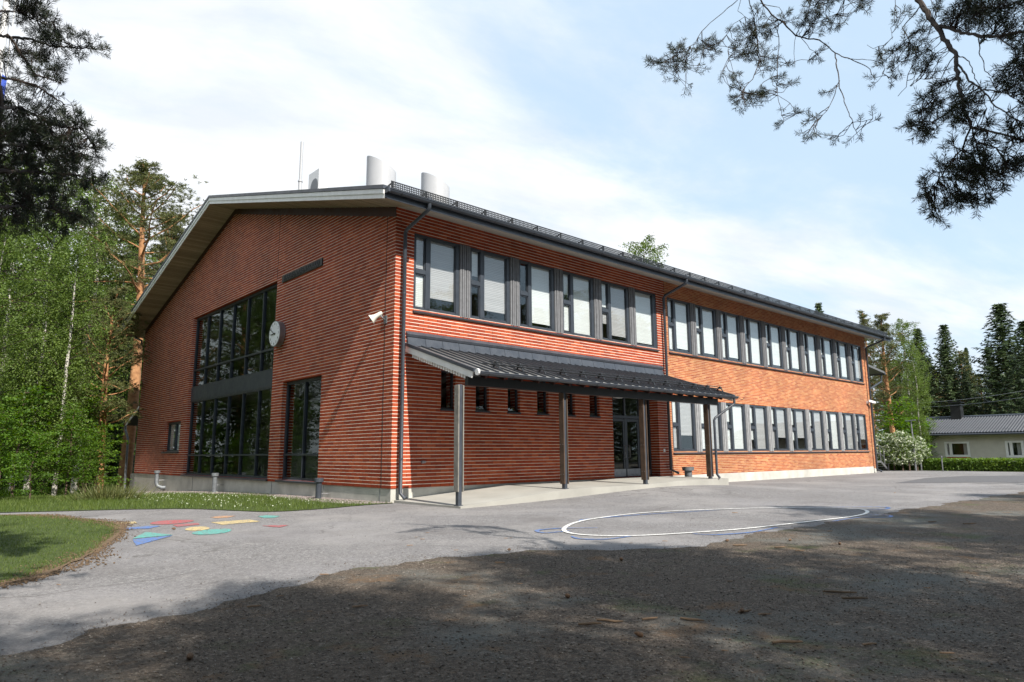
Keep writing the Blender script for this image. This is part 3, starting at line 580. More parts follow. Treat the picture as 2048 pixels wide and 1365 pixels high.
a = MB(); a.box(8.9, .05, 3.02, 9.25, .22, 3.12); tag(a.build('entrance_lamp', M['white'], None, bevel=.02), 'flat white lamp under the canopy over the glass door', 'lamp')
# gable windows
def curtainwall(op, cols, bands, panel=None, name='window'):
    y0, y1, z0, z1 = op; f = MB(); g = MB(); x = .14; t = .05
    f.box(x, y0, z0, x+.1, y1, z0+t+.02); f.box(x, y0, z1-t-.05, x+.1, y1, z1); n = cols
    f.box(x-.0, y0, z0+.07, x+.1, y0+.06, z1-.1); f.box(x, y1-.08, z0+.07, x+.1, y1, z1-.1)
    for k in range(1, n): yy = y0+(y1-y0)*k/n; f.box(x-.01, yy-.028, z0+.07, x+.1, yy+.028, z1-.1)
    for zz, tt in bands: f.box(x-.016, y0+.01, zz-tt/2, x+.1, y1-.01, zz+tt/2)
    o = f.build(name, M['frame'], S, bevel=.004)
    g.box(x+.05, y0+.03, z0+.03, x+.06, y1-.03, z1-.03); g.build('pane', M['dimmed_glass' if cols != 2 or panel or z1 > 3 else 'glass'], o)
    if panel: p = MB(); p.box(x-.03, y0+.003, panel[0], x+.04, y1-.003, panel[1]); p.build('spandrel_panel', M['metal'], o, bevel=.004)
    s = MB(); s.hexa([(-.06, y0-.03, z0-.075), (-.06, y1+.1, z0-.075), (.16, y1, z0-.04), (.16, y0, z0-.04)], [(-.07, y0-.03, z0-.02), (-.07, y1+.1, z0-.02), (.16, y1, z0+.02), (.16, y0, z0+.02)]); s.build('sill', M['metal'], o, bevel=.004)
    return o
curtainwall(BIG, 6, ((4.74, .06), (1.19, .06), (4.02, .07), (3.42, .07)), (3.45, 3.99))
curtainwall(MID, 2, ((1.19, .06),))
o = curtainwall(SM, 2, ()); a = MB(); a.box(.23, 16.65, 1.4, .235, 17.9, 2.6); a.box(.23, 18.15, 1.4, .235, 18.7, 2.6); a.build('curtain', M['blind'], o)
# canopy
K = thing('entrance_canopy', 'charcoal seam metal lean-to canopy on wooden posts over the entrance', 'canopy', (6, -1.4, .3)); KO = (6, -1.4, .3)
def kb(): return MB(KO)
ka, kc = .38, 11.58; kz = lambda y: 3.95+(y/2.78)*.93
a = kb(); a.hexa([(ka, 0, kz(0)-.03), (kc, 0, kz(0)-.03), (kc, -2.78, kz(-2.78)-.03), (ka, -2.78, kz(-2.78)-.03)], [(ka, 0, kz(0)), (kc, 0, kz(0)), (kc, -2.78, kz(-2.78)), (ka, -2.78, kz(-2.78))]); cr_ = a.build('canopy_roof', vary('light_seam_sheet', (.20, .20, .195), .45, 0, .15, 2, .002, 9), K)
a = kb()
for k in range(37):
    x = ka+.1+k*.31; a.bar((x, -.02, kz(0)+.02), (x, -2.78, kz(-2.78)+.02), .022, .045)
a.build('seam', M['metal'], cr_)
a = kb()
for k in range(21):
    x = ka+k*.556; xe = min(kc, x+.546)
    if x < kc-.1 and x < SX-.5: a.hexa([(x, -.10, kz(-.1)+.02), (xe, -.10, kz(-.1)+.02), (xe, -.01, kz(0)+.02), (x, -.01, kz(0)+.02)], [(x, -.035, 4.2), (xe, -.035, 4.2), (xe, -.0, 4.2), (x, -.0, 4.2)])
a.hexa([(ka-.02, -.06, 4.17), (11.5, -.06, 4.17), (11.5, -.002, 4.17), (ka-.02, -.002, 4.17)], [(ka-.02, -.085, 4.23), (11.5, -.085, 4.23), (11.5, -.002, 4.32), (ka-.02, -.002, 4.32)])
a.build('wall_flashing', M['metal'], cr_)
for xx in (ka-.03, kc):
    a = kb(); a.bar((xx+.015, .0, kz(0)-.10), (xx+.015, -2.72, kz(-2.72)-.10), .03, .15)
    a.build('side_fascia', M['offwhite'], cr_)
for xx in (ka-.05, kc-.05):
    a = kb(); a.hexa([(xx, 0, kz(0)-.02), (xx+.10, 0, kz(0)-.02), (xx+.10, -2.8, kz(-2.8)-.02), (xx, -2.8, kz(-2.8)-.02)], [(xx, 0, kz(0)+.06), (xx+.1, 0, kz(0)+.06), (xx+.1, -2.8, kz(-2.8)+.06), (xx, -2.8, kz(-2.8)+.06)])
    a.build('side_flashing', M['metal'], cr_)
a = kb()
for k in range(22): y_ = -.28-k*.10; a.box(ka, y_-.05, kz(y_)-.27, ka+.45, y_, kz(y_)-.18)
a.bar((ka+.3, -.05, kz(0)-.28), (ka+.3, -2.4, kz(-2.4)-.28), .05, .02); a.build('batten_ends', M['offwhite'], cr_)
a = kb()
for k in range(20): x = ka+.5+k*.57; a.bar((x, -.02, kz(0)-.12), (x, -2.6, kz(-2.6)-.12), .05, .14)
a.build('rafter', M['brown'], cr_)
a = kb(); a.box(ka+.02, -2.52, 2.72, 11.0, -2.40, 2.93); a.build('front_beam', M['black'], K)
a = kb(); gutter(a, ka+.02, kc+.02, -2.87, 3.0, .075)
for k in range(16): x = ka+.3+k*.75; a.tube([(x, -2.87+.08*math.cos(t), 3.0+.08*math.sin(t)) for t in np.linspace(math.pi, 2*math.pi, 8)], .009, 4)
a.box(ka, -2.80, 2.93, kc, -2.775, 3.0); a.build('gutter', M['metal'], K, True)
a = kb(); a.lathe((ka, -2.87, 2.99), [(-.02, .07), (.0, .078), (.02, .078)], 12, (1, 0, 0)); a.build('gutter_end', M['white'], K)
a = kb()
for y_, h in ((-2.25, .10), (-2.4, .14)): a.tube([(ka+.55, y_, kz(y_)+h), (kc-.1, y_, kz(y_)+h)], .012, 6)
a.tube([(ka+.7, -2.32, kz(-2.32)+.19), (kc-.2, -2.32, kz(-2.32)+.19)], .012, 6); a.build('snow_rail', M['black'], cr_)
for k in range(14):
    a = kb(); x = ka+1.05+k*.775; a.bar((x, -2.1, kz(-2.1)+.03), (x, -2.52, kz(-2.52)+.03), .05, .03); a.bar((x, -2.2, kz(-2.2)+.03), (x, -2.32, kz(-2.32)+.21), .05, .015); a.bar((x, -2.45, kz(-2.45)+.03), (x, -2.32, kz(-2.32)+.21), .05, .015); a.bar((x-.07, -2.32, kz(-2.32)+.16), (x+.07, -2.32, kz(-2.32)+.16), .09, .03)
    a.build('rail_bracket', M['black'], cr_)
for i, x in enumerate((.20, 3.60, 6.97, 10.40)):
    zs = ZS(x) if i < 3 else .29; a = kb(); a.box(x-.05, -2.50, zs-.02 if i else .03, x+.05, -2.40, 2.73); a.box(x-.07, -2.53, zs, x+.07, -2.37, zs+.015); ps = a.build('post', M['metal'], K, bevel=.004)
    for s, mm in ((-1, 'postgrey' if i in (0,) else 'postwood'), (1, 'postgrey' if i in (0,) else 'postwood')):
        b = kb(); b.box(x+s*.052, -2.53, zs+.30 if i == 0 else zs+.12, x+s*.082, -2.37, 2.71); b.build('cladding_board', M[mm], ps, bevel=.004)
        b = kb()
        for zz in (.65, 1.4, 2.5): b.lathe((x+s*.082, -2.49, zz), [(-.002, .008), (.006, .008)], 8, (s, 0, 0)); b.lathe((x+s*.082, -2.41, zz), [(-.002, .008), (.006, .008)], 8, (s, 0, 0))
        b.build('bolt', M['galv'], ps)
a = kb(); a.tube([(11.42, -2.87, 2.99), (11.42, -2.87, 2.80), (11.40, -2.85, 2.74), (10.60, -2.62, 2.28), (10.56, -2.60, 2.2), (10.56, -2.60, .48), (10.62, -2.66, .36)], .04, 10); a.build('downpipe', M['metal'], K, True)
# porch at the rear left corner
R_ = thing('rear_porch', 'small lean-to porch with railing behind the left corner', 'porch', (1, WY+.9, -.7)); ro = (1, WY+.9, -.7)
a = MB(ro); a.hexa([(.0, WY, 3.55), (4, WY, 3.55), (4, WY+2.2, 2.75), (0, WY+2.2, 2.75)], [(0, WY, 3.68), (4, WY, 3.68), (4, WY+2.2, 2.86), (0, WY+2.2, 2.86)]); a.build('porch_roof', M['metal'], R_)
a = MB(ro); a.bar((-.02, WY, 3.6), (-.02, WY+2.25, 2.78), .03, .1); a.build('verge_board', M['offwhite'], R_)
a = MB(ro); a.box(.12, WY+.02, -1.2, 3.5, WY+1.1, .30); a.build('porch_base', M['conc'], R_)
a = MB(ro); a.box(.2, WY+.75, .3, .3, WY+.85, 3.2); a.build('post', M['metal'], R_); a = MB(ro); a.box(3.2, WY+.9, .3, 3.3, WY+1.0, 3.0); a.build('post', M['metal'], R_)
a = MB(ro)
for z_ in (.45, .8, 1.2): a.tube([(.2, WY+.1, z_), (.2, WY+1.05, z_), (3.3, WY+1.05, z_)], .02, 6)
for x_ in (.2, 1.7, 3.2): a.tube([(x_, WY+1.05, .2), (x_, WY+1.05, 1.2)], .022, 6)
a.build('railing', M['metal'], R_, True)
a = MB(ro); a.tube([(-.02, WY+2.3, 2.78), (-.02, WY+2.3, 2.55), (-.0, WY+1.75, 2.1), (-.0, WY+1.7, 1.95), (-.0, WY+1.55, -.45), (-.1, WY+1.8, -.62)], .055, 10); a.build('downpipe', M['dgalv'], R_, True)
# far end canopy
R2 = thing('side_canopy', 'small dark canopy roof on the far end wall', 'canopy', (32.4, 2, 5.6)); ro = (32.4, 2, 5.6)
p1 = P(1742, 741, 1, .9); p2 = P(1768, 748, 1, .9); zz0 = p2[2]
a = MB(ro); a.hexa([(LX, .8, zz0+.45), (36.2, .8, zz0+.0), (36.2, 5, zz0+.0), (LX, 5, zz0+.45)], [(LX, .8, zz0+.6), (36.2, .8, zz0+.12), (36.2, 5, zz0+.12), (LX, 5, zz0+.6)]); a.build('canopy_roof', M['metal2'], R2)
a = MB(ro); a.tube([(36.3, .8, zz0), (36.3, 5, zz0)], .08, 8); a.tube([(36.2, 1, zz0-.1), (36.1, 1, zz0-.5), (33.4, 1, zz0-1.3), (32, 1, zz0-1.6)], .05, 8); a.build('gutter', M['metal'], R2, True)
# steel stairs at the far end
T = thing('outdoor_staircase', 'galvanised steel stairs with handrails at the far end of the school', 'stairs', (34.5, .9, 0)); to = (34.5, .9, 0)
q = [P(px, py, 1, .9) for px, py in ((1750, 925), (1762, 925), (1778, 944), (1750, 901), (1760, 901), (1777, 917))]
ya, yb2 = .9, 2.1; xs0, xs1, xs2 = q[0][0], q[1][0], q[2][0]
a = MB(to)
for yy in (ya, yb2): a.bar((31.4, yy, .56), (xs1, yy, .56), .04, .12); a.bar((xs1, yy, .56), (xs2, yy, .02), .04, .12)
a.build('stringer', M['galv'], T)
a = MB(to); a.box(31.4, ya, .57, xs1, yb2, .60)
for k in range(4): t = (k+.6)/4; xx = xs1+(xs2-xs1)*t; a.box(xx-.13, ya, .56-.54*t+.02, xx+.13, yb2, .56-.54*t+.05)
a.build('tread', M['galv'], T)
for yy in (ya, yb2):
    a = MB(to)
    for h in (.95, .5): a.tube([(31.5, yy, .56+h), (xs1, yy, .56+h), (xs2, yy, .05+h), (xs2+.12, yy, .05+h-.1)], .022, 6)
    for xx, z0q in ((31.6, .56), (xs1, .56), ((xs1+xs2)/2, .3), (xs2, .02)): a.tube([(xx, yy, z0q), (xx, yy, z0q+.95)], .022, 6)
    a.build('handrail', M['galv'], T, True)
# ------------------------------------------------------------------ things on the building
CK = thing('wall_clock', 'round white wall clock in a steel drum beside the tall window', 'clock', (0, 6.86, 5.1)); co = (0, 6.86, 5.1)
a = MB(co); a.lathe((-.02, 6.86, 5.1), [(.0, .42), (.15, .42), (.165, .43), (.18, .43), (.185, .405)], 40, (-1, 0, 0)); a.lathe((0, 6.86, 5.1), [(0, .1), (.03, .1)], 12, (-1, 0, 0)); a.build('case', M['galv'], CK, True)
a = MB(co); a.lathe((-.20, 6.86, 5.1), [(.0, .4), (.012, .4)], 40, (-1, 0, 0)); fc = a.build('dial', vary('clock_face', (.85, .86, .88), .35, 0, .02), CK)
def text(body, size, loc, rot, m, parent, ext=.004, align='CENTER', name='lettering', sx=1):
    cu = bpy.data.curves.new(name, 'FONT'); cu.body = body; cu.size = size; cu.extrude = ext; cu.align_x = align; cu.align_y = 'CENTER'
    o = bpy.data.objects.new(name, cu); C.link(o); bpy.context.view_layer.update()
    me = bpy.data.meshes.new_from_object(o); bpy.data.objects.remove(o); me.materials.clear()
    R = Matrix.Translation(Vector(loc)) @ rot @ Matrix.Diagonal((sx, 1, 1, 1)); me.transform(R); return link(name, me, m, parent)
RG = Matrix(((0, 0, -1, 0), (-1, 0, 0, 0), (0, 1, 0, 0), (0, 0, 0, 1)))   # text facing -X, reading along -Y
hx = -.2145
for h in range(1, 13):
    an = math.radians(30*h); text(str(h), .11, (hx, -.33*math.sin(an), .33*math.cos(an)), RG, M['black'], CK, .001, name='numeral')
for nm, an, ln, wd in (('hour_hand', 30*8.8, .22, .05), ('minute_hand', 300, .33, .034)):
    t = math.radians(an); d = np.array([0, -math.sin(t), math.cos(t)]); a = MB(); a.bar(np.array([hx-.008, 0, 0])-d*.09, np.array([hx-.008, 0, 0])+d*ln, .01, wd, (1, 0, 0)); a.build(nm, M['black'], CK)
SG = thing('name_sign', 'long black name board with dark raised letters on the gable', 'sign', (0, 5.46, 6.96))
a = MB((0, 5.46, 6.96)); a.box(-.04, 4.03, 6.85, 0, 6.88, 7.08); a.build('board', M['black'], SG, bevel=.004)
text('KAASTENMÄEN KOULU', .235, (-.05, 0, 0), RG, vary('sign_letters', (.05, .055, .06), .4), SG, .01)
HL = thing('horn_loudspeaker', 'cream horn loudspeaker bracketed high on the gable by the corner', 'loudspeaker', (0, .52, 4.62)); ho = (0, .52, 4.62)
ax = unit(np.array([-.75, .55, -.62])); c0 = np.array([-.12, .45, 4.78])
a = MB(ho); a.lathe(c0, [(-.04, .04), (0, .055), (.08, .06), (.16, .07), (.24, .10), (.29, .135), (.295, .125), (.24, .09), (.16, .055)], 20, ax); a.build('horn', vary('cream_plastic', (.62, .61, .55), .4, 0, .08), HL, True)
a = MB(ho); a.lathe(c0+ax*.19, [(0, .03), (.09, .055), (.15, .02)], 12, ax); a.build('driver', M['dgalv'], HL, True)
a = MB(ho); a.tube([c0+ax*.02, (-.1, .40, 4.66), (-.02, .40, 4.62)], .018, 6); a.box(-.02, .33, 4.52, 0, .47, 4.72); a.build('bracket', M['dgalv'], HL)
SC = thing('security_camera', 'small white security camera on the far right wall corner', 'camera', (30.85, 0, 3.85)); a = MB((30.85, 0, 3.85))
a.box(30.7, -.06, 3.78, 30.85, .02, 3.92); a.tube([(30.8, -.03, 3.86), (30.9, -.16, 3.88)], .03, 8); a.build('bracket', M['white'], SC); a = MB((30.85, 0, 3.85)); a.bar((30.7, -.1, 3.92), (31.15, -.26, 3.84), .11, .12); a.build('housing', M['white'], SC, bevel=.01)
SC2 = MB(); SC2.lathe((31.0, -.02, 6.95), [(0, .05), (.05, .05), (.08, .03)], 10, (0, -1, 0)); tag(SC2.build('wall_sensor', M['white'], None, True), 'tiny white round sensor high on the far right corner', 'sensor')
for i, (y_, zt_, lab) in enumerate(((18.35, .52, 'grey bent vent pipe beside the small square window'), (11.2, .53, 'grey vent pipe in front of the tall window'), (3.15, .53, 'dark grey vent pipe nearest the building corner'))):
    m = M['dgalv'] if i < 2 else M['metal']; g0 = G(-.35, y_); V_ = thing('vent_pipe', lab, 'vent pipe', (-.33, y_, g0), 0, 'vent pipes along the gable plinth'); vo = (-.33, y_, g0)
    a = MB(vo)
    if i == 0: a.tube([(-.30, y_, zt_-.05), (-.30, y_, g0+.42), (-.27, y_-.05, g0+.28), (-.1, y_-.12, g0+.2), (.03, y_-.14, g0+.2)], .085, 14)
    else: a.tube([(-.30, y_, zt_-.05), (-.30, y_, g0-.1)], .085, 14)
    a.build('pipe', m, V_, True)
    a = MB(vo); a.lathe((-.30, y_, zt_-.10), [(0, .09), (.01, .125), (.11, .125), (.12, .11)], 16); a.build('cap', m, V_, True)
    a = MB(vo); a.tube([(-.22, y_, .12), (.03, y_, .12)], .012, 6); a.build('bracket', M['galv'], V_)
a = MB(); a.lathe((11.75, -.75, .30), [(0, .12), (.02, .13), (.24, .13), (.25, .20), (.37, .21), (.37, .17), (.30, .16)], 18)
tag(a.build('ash_bin', M['dgalv'], None, True), 'squat grey metal ash bin standing by the entrance wall', 'bin')
a = MB(); a.lathe((.92, 0, .98), [(-.01, .035), (.06, .035), (.065, .02)], 10, (0, -1, 0)); a.lathe((.99, 0, .98), [(-.01, .03), (.05, .03)], 10, (0, -1, 0)); tag(a.build('wall_tap', M['galv'], None, True), 'small steel tap on the brick near the corner downpipe', 'tap')
# roof plant
def ventcyl(px0, px1, pyt, yy, lab):
    l = P(px0, pyt, 1, yy); r_ = P(px1, pyt+25, 1, yy); cx = (l[0]+r_[0])/2; vx = unit(np.array([cx-CAM[0], yy-CAM[1]])); rad = (r_[0]-l[0])/2*.84
    base = roofz(yy)-.2; V = []; F = []; n = 40; rl = np.array([rt[0], rt[1]])/np.hypot(rt[0], rt[1])
    t = thing('roof_ventilator', lab, 'ventilator', (cx, yy, base+.2), 0, 'large white ventilators on the roof')
    a = MB((cx, yy, base+.2)); zt = lambda q: l[2]-.06-(q+1)*.27
    for lev, sc_ in ((0, 1), (1, 1), (1, .97), (0, .97)):
        for k in range(n):
            an = 2*math.pi*k/n; d = np.array([math.cos(an), math.sin(an)])*rad*sc_; s = (d@rl)/rad; V.append((cx+d[0], yy+d[1], base if not lev else zt(s)))
    for lv in range(3):
        for k in range(n): F.append((lv*n+k, lv*n+(k+1) % n, (lv+1)*n+(k+1) % n, (lv+1)*n+k))
    a.add(V, F); a.build('cowl', M['ventpaint'], t, True)
    a = MB((cx, yy, base+.2)); a.lathe((cx, yy, base+.1), [(0, rad*1.02), (.25, rad*1.02)], 32); a.build('collar', M['white'], t, True)
    a = MB((cx, yy, base+.2)); a.lathe((cx, yy, base+.3), [(0, rad*.95), (.02, rad*.95)], 24); a.build('inner_cap', M['dgalv'], t)
ventcyl(733, 793, 303, 5.2, 'taller white slant-cut ventilator nearest the gable'); ventcyl(843, 898, 337, 5.2, 'lower white slant-cut ventilator farther from the gable')
p0 = P(600, 376, 0, 1.2); p1 = P(605, 284, 0, 1.2); a = MB(); y_ = p0[1]; zr = roofz(y_)
a.tube([(1.2, y_, zr-.1), (1.2, y_, zr+(p1[2]-p0[2])*.62)], .07, 10); a.tube([(1.2, y_, zr+(p1[2]-p0[2])*.62), (1.2, y_, p1[2]-.0)], .055, 10); a.tube([(1.2, y_, zr+(p1[2]-p0[2])*.60), (1.2, y_, zr+(p1[2]-p0[2])*.63)], .09, 10)
tag(a.build('antenna_mast', M['ventpaint'], None, True), 'slim white antenna mast standing on the roof', 'antenna')
pa = P(613, 372, 0, 1.0); pb = P(641, 372, 0, 1.0); pt = P(625, 347, 0, 1.0); zr = roofz((pa[1]+pb[1])/2); AC = thing('air_conditioner', 'white outdoor air conditioner on brackets on the roof', 'air conditioner', (1.2, (pa[1]+pb[1])/2, zr)); ao = (1.2, (pa[1]+pb[1])/2, zr)
ymid = (pa[1]+pb[1])/2; hz = pt[2]-zr
a = MB(ao); a.box(1.0, ymid-.42, zr+.2, 1.35, ymid+.42, pt[2]+.05); a.build('casing', M['white'], AC, bevel=.02)
a = MB(ao); a.lathe((1.0, ymid-.08, zr+.2+(hz-.15)/2), [(0, .28), (.01, .28), (.012, .25)], 24, (-1, 0, 0)); a.build('fan_grille', M['dgalv'], AC)
a = MB(ao)
for yy in (ymid-.4, ymid+.35): a.bar((.9, yy, zr+.18), (1.5, yy, zr+.18), .04, .03); a.bar((.9, yy, zr+.18), (.9, yy-.2, zr-.05), .03, .03); a.bar((1.45, yy, zr+.18), (1.45, yy, zr-.05), .03, .03)
a.build('bracket', M['black'], AC)
a = MB()
for px in (548, 570, 586): q = P(px, 381, 0, -.5); z_ = roofz(q[1]); a.bar((-.6, q[1], z_), (-.6, q[1]+.45, z_+.25), .03, .03); a.bar((-.6, q[1], z_), (-.2, q[1], z_+.1), .03, .03)
tag(a.build('roof_step', M['dgalv'], None), 'thin bare metal step brackets near the roof ridge', 'bracket')
# ------------------------------------------------------------------ trees and plants
rg = np.random.default_rng(11)
def rvec(n): v = rg.normal(size=(n, 3)); return v/np.linalg.norm(v, axis=1)[:, None]
def quads(Pn, a, b, U=None, W=None, flat=0.):
    """diamond leaves: centres Pn, half length a (array), half width b; U long axis"""
    n = len(Pn); U = rvec(n) if U is None else U/np.maximum(1e-6, np.linalg.norm(U, axis=1))[:, None]
    R2 = rvec(n) if W is None else W
    if flat: R2 = R2*(1-flat)+np.array([0, 0, 1.])*flat if False else R2
    Wd = np.cross(U, R2); Wd /= np.maximum(1e-6, np.linalg.norm(Wd, axis=1))[:, None]
    a = np.broadcast_to(a, n)[:, None]; b = np.broadcast_to(b, n)[:, None]
    V = np.stack([Pn-U*a, Pn+Wd*b, Pn+U*a, Pn-Wd*b], 1).reshape(-1, 3); return V
def leafmesh(name, Vs, m, parent):
    V = np.concatenate(Vs); F = np.arange(len(V)).reshape(-1, 4); return link(name, npmesh(name, V, F), m, parent)
def limb(p, d, ln, n=6, sag=0., wob=.12):
    pts = [np.array(p, float)]; d = unit(np.array(d, float))
    for i in range(n):
        d = unit(d+rg.normal(size=3)*wob+np.array([0, 0, -sag])); pts.append(pts[-1]+d*ln/n)
    return pts
def proto_birch(H=18., seed=1, R=2.9, low=.16, leaf=.068, dens=1.25):
    t = thing('birch_tree', None, None); tr = MB(); n = 12
    path = [np.array([.12*math.sin(i*.9+seed)*i/n*1.6, .12*math.cos(i*1.1+seed)*i/n*1.6, H*i/n]) for i in range(n+1)]
    tr.tube(path, [.15*(1-i/n)**.8+.012 for i in range(n+1)], 8); lm = MB(); Vs = []
    for k in range(int(54*dens)):
        f = low+(1-low)*(k+.5)/(54*dens); i = min(n-1, int(f*n)); p = path[i]+(path[i+1]-path[i])*(f*n-i); an = k*2.4+seed
        L_ = R*(math.sin(math.pi*min(1, (1-f)*1.05+.05))**.6)*(1.0 if f > .35 else .8)*rg.uniform(.6, 1.15)+.3
        q = limb(p, (math.cos(an), math.sin(an), .75), L_, 5, .10, .1); lm.tube(q, [.028*(1-j/6)+.006 for j in range(6)], 4, False)
        for s in range(15):
            u = rg.uniform(.15, 1)*5; j = min(4, int(u)); a0 = q[j]+(q[j+1]-q[j])*(u-j); hang = rg.uniform(.3, 1.5)*(1.15-f*.5); nn_ = int(8+hang*15); tt = rg.uniform(0, 1, nn_)[:, None]
            off = rg.normal(size=3)*.3; off[2] *= .3; c = a0+off*tt+np.array([0, 0, -1.])*hang*tt+rg.normal(size=(nn_, 3))*.11
            Vs.append(quads(c, rg.uniform(.7, 1.2, nn_)*leaf, rg.uniform(.5, .75, nn_)*leaf))
    tr.build('trunk', M['birchbark'], t, True); lm.build('limbs', M['rubber'], t); leafmesh('crown', Vs, M['birchleaf'], t); return t
def proto_pine(H=19., seed=1, R=3.2, low=.45, pads=40, bend=.5, bark='barko'):
    t = thing('pine_tree', None, None); tr = MB(); n = 14
    path = [np.array([bend*math.sin(i/n*4+seed)*(i/n), bend*.7*math.sin(i/n*3+seed*2)*(i/n), H*.96*i/n]) for i in range(n+1)]
    tr.tube(path, [.24*(1-i/n)**.75+.03 for i in range(n+1)], 10); lm = MB(); Vs = []
    for k in range(pads):
        f = low+(1-low)*((k+.5)/pads)**.9; i = min(n-1, int(f*n)); p = path[i]+(path[i+1]-path[i])*(f*n-i); an = k*2.4+seed+rg.uniform(-.3, .3)
        g = (f-low)/(1-low); L_ = R*(math.sin(math.pi*min(.97, .22+g*.80)))*rg.uniform(.55, 1.2)+.35
        q = limb(p, (math.cos(an), math.sin(an), .15+.8*g), L_, 5, -.06, .2); lm.tube(q, [.055*(1-j/6)*(1-g*.5)+.01 for j in range(6)], 5, False)
        for s in range(int(10+L_*5)):
            u = rg.uniform(.35, 1.0)*5; j = min(4, int(u)); a0 = q[j]+(q[j+1]-q[j])*(u-j)+rg.normal(size=3)*np.array([.38, .38, .16])*min(1., L_/2)
            m_ = 5; c0 = a0+rg.normal(size=(m_, 3))*np.array([.16, .16, .07])
            for c in c0:
                nn_ = 11; U = rvec(nn_)*.8+np.array([0, 0, .55]); Un = U/np.linalg.norm(U, axis=1)[:, None]; Vs.append(quads(c+Un*.07, .085, .013, Un))
    tr.build('trunk', M[bark], t, True); lm.build('limbs', M[bark], t); leafmesh('crown', Vs, M['pineleaf'], t); return t
def proto_spruce(H=16., seed=1, R=3., low=.06):
    t = thing('spruce_tree', None, None); tr = MB(); tr.tube([(0, 0, H*i/8) for i in range(9)], [.2*(1-i/8)+.012 for i in range(9)], 8); lm = MB(); Vs = []
    z = H*low; k = 0
    while z < H-.15:
        f = z/H; L0 = R*(1-f)**.85+.10; nb = 6
        for b in range(nb):
            an = b*2*math.pi/nb+k*.55+rg.uniform(-.25, .25); L_ = L0*rg.uniform(.62, 1.15); d = np.array([math.cos(an), math.sin(an), 0]); side = np.array([-d[1], d[0], 0]); m_ = max(4, int(L_/.14)); u = np.linspace(.08, 1, m_)
            zz_ = .35*f*L_*u-(.42*(1-f)+.08)*L_*np.sin(u*2.2)*.75+.14*L_*u**3
            pts = np.array([0, 0, z])+d*(u*L_)[:, None]+np.array([0, 0, 1.])*zz_[:, None]
            if L_ > .8: lm.tube([pts[0], pts[m_//2], pts[-1]], [.03, .02, .006], 4, False)
            for s in (-1, 0, 1, -.5, .5):
                c = pts+rg.normal(size=(m_, 3))*.05+side*s*.12*(1.2-u[:, None])*min(1.2, L_)
                U = d*.5+side*s*1.2+np.array([0, 0, -.35-.3*(1-f)])+rg.normal(size=(m_, 3))*.3; Vs.append(quads(c, .15+.05*rg.random(m_), .042, U))
        z += .26+.10*(1-f); k += 1
    tr.build('trunk', M['bark'], t, True); lm.build('limbs', M['bark'], t); leafmesh('crown', Vs, M['spruceleaf'], t); return t
def proto_maple(H=7., seed=1, R=2.2, leaf=.085, mat='mapleleaf', nl=24):
    t = thing('maple_sapling', None, None); tr = MB(); n = 6; path = [np.array([.3*math.sin(i+seed)*i/n, .3*math.cos(i*1.3+seed)*i/n, H*.9*i/n]) for i in range(n+1)]; tr.tube(path, [.06*(1-i/n)+.01 for i in range(n+1)], 6); Vs = []; lm = MB()
    for k in range(nl):
        f = .12+.88*(k+.5)/nl; i = min(n-1, int(f*n)); p = path[i]+(path[i+1]-path[i])*(f*n-i); an = k*2.4+seed; L_ = R*(1-.65*f)*rg.uniform(.5, 1.15)
        q = limb(p, (math.cos(an), math.sin(an), .5), L_, 4, .05, .15); lm.tube(q, [.02, .015, .01, .008, .004], 4, False)
        for s in range(9):
            j = rg.integers(1, 5); c0 = q[j]+rg.normal(size=3)*np.array([.35, .35, .1]); nn_ = 14; c = c0+rg.normal(size=(nn_, 3))*np.array([.24, .24, .06])
            W_ = rg.normal(size=(nn_, 3))*.45+np.array([0, 0, 1.]); U = rvec(nn_)*np.array([1, 1, .35]); U[:, 2] -= .25; Vs.append(quads(c, rg.uniform(.7, 1.15, nn_)*leaf, rg.uniform(.55, .85, nn_)*leaf, U, W_))
    tr.build('trunk', M['bark'], t, True); lm.build('limbs', M['bark'], t); leafmesh('crown', Vs, M[mat], t); return t
PB = [proto_birch(18, 1), proto_birch(17, 4, 2.3, .12)]; PP = [proto_pine(19, 1), proto_pine(18, 3, 2.6, .3, 46, .3), proto_pine(17, 5, 2.2, .12, 60, .2)]; PS = [proto_spruce(16, 1), proto_spruce(16, 2, 2.1)]; PM = [proto_maple(7, 1), proto_maple(6, 3, 2.4)]
used = set()
def plant(pr, loc, H, H0, rz, label, cat, group=None, wid=1.):
    if id(pr) in used: o = copy_tree(pr)
    else: used.add(id(pr)); o = pr
    s = H/H0; o.location = tuple(map(float, loc)); o.rotation_euler = (0, 0, rz); o.scale = (s*wid, s*wid, s)
    for k in ('label', 'category', 'group'):
        if k in o: del o[k]
    return tag(o, label, cat, group)
def bypix(pr, H0, px, pytop, d, rz, label, cat, group=None, wid=1., zb=None):
    tp = at(px, pytop, d); b = G(tp[0], tp[1]) if zb is None else zb; return plant(pr, (tp[0], tp[1], b), tp[2]-b, H0, rz, label, cat, group, wid)
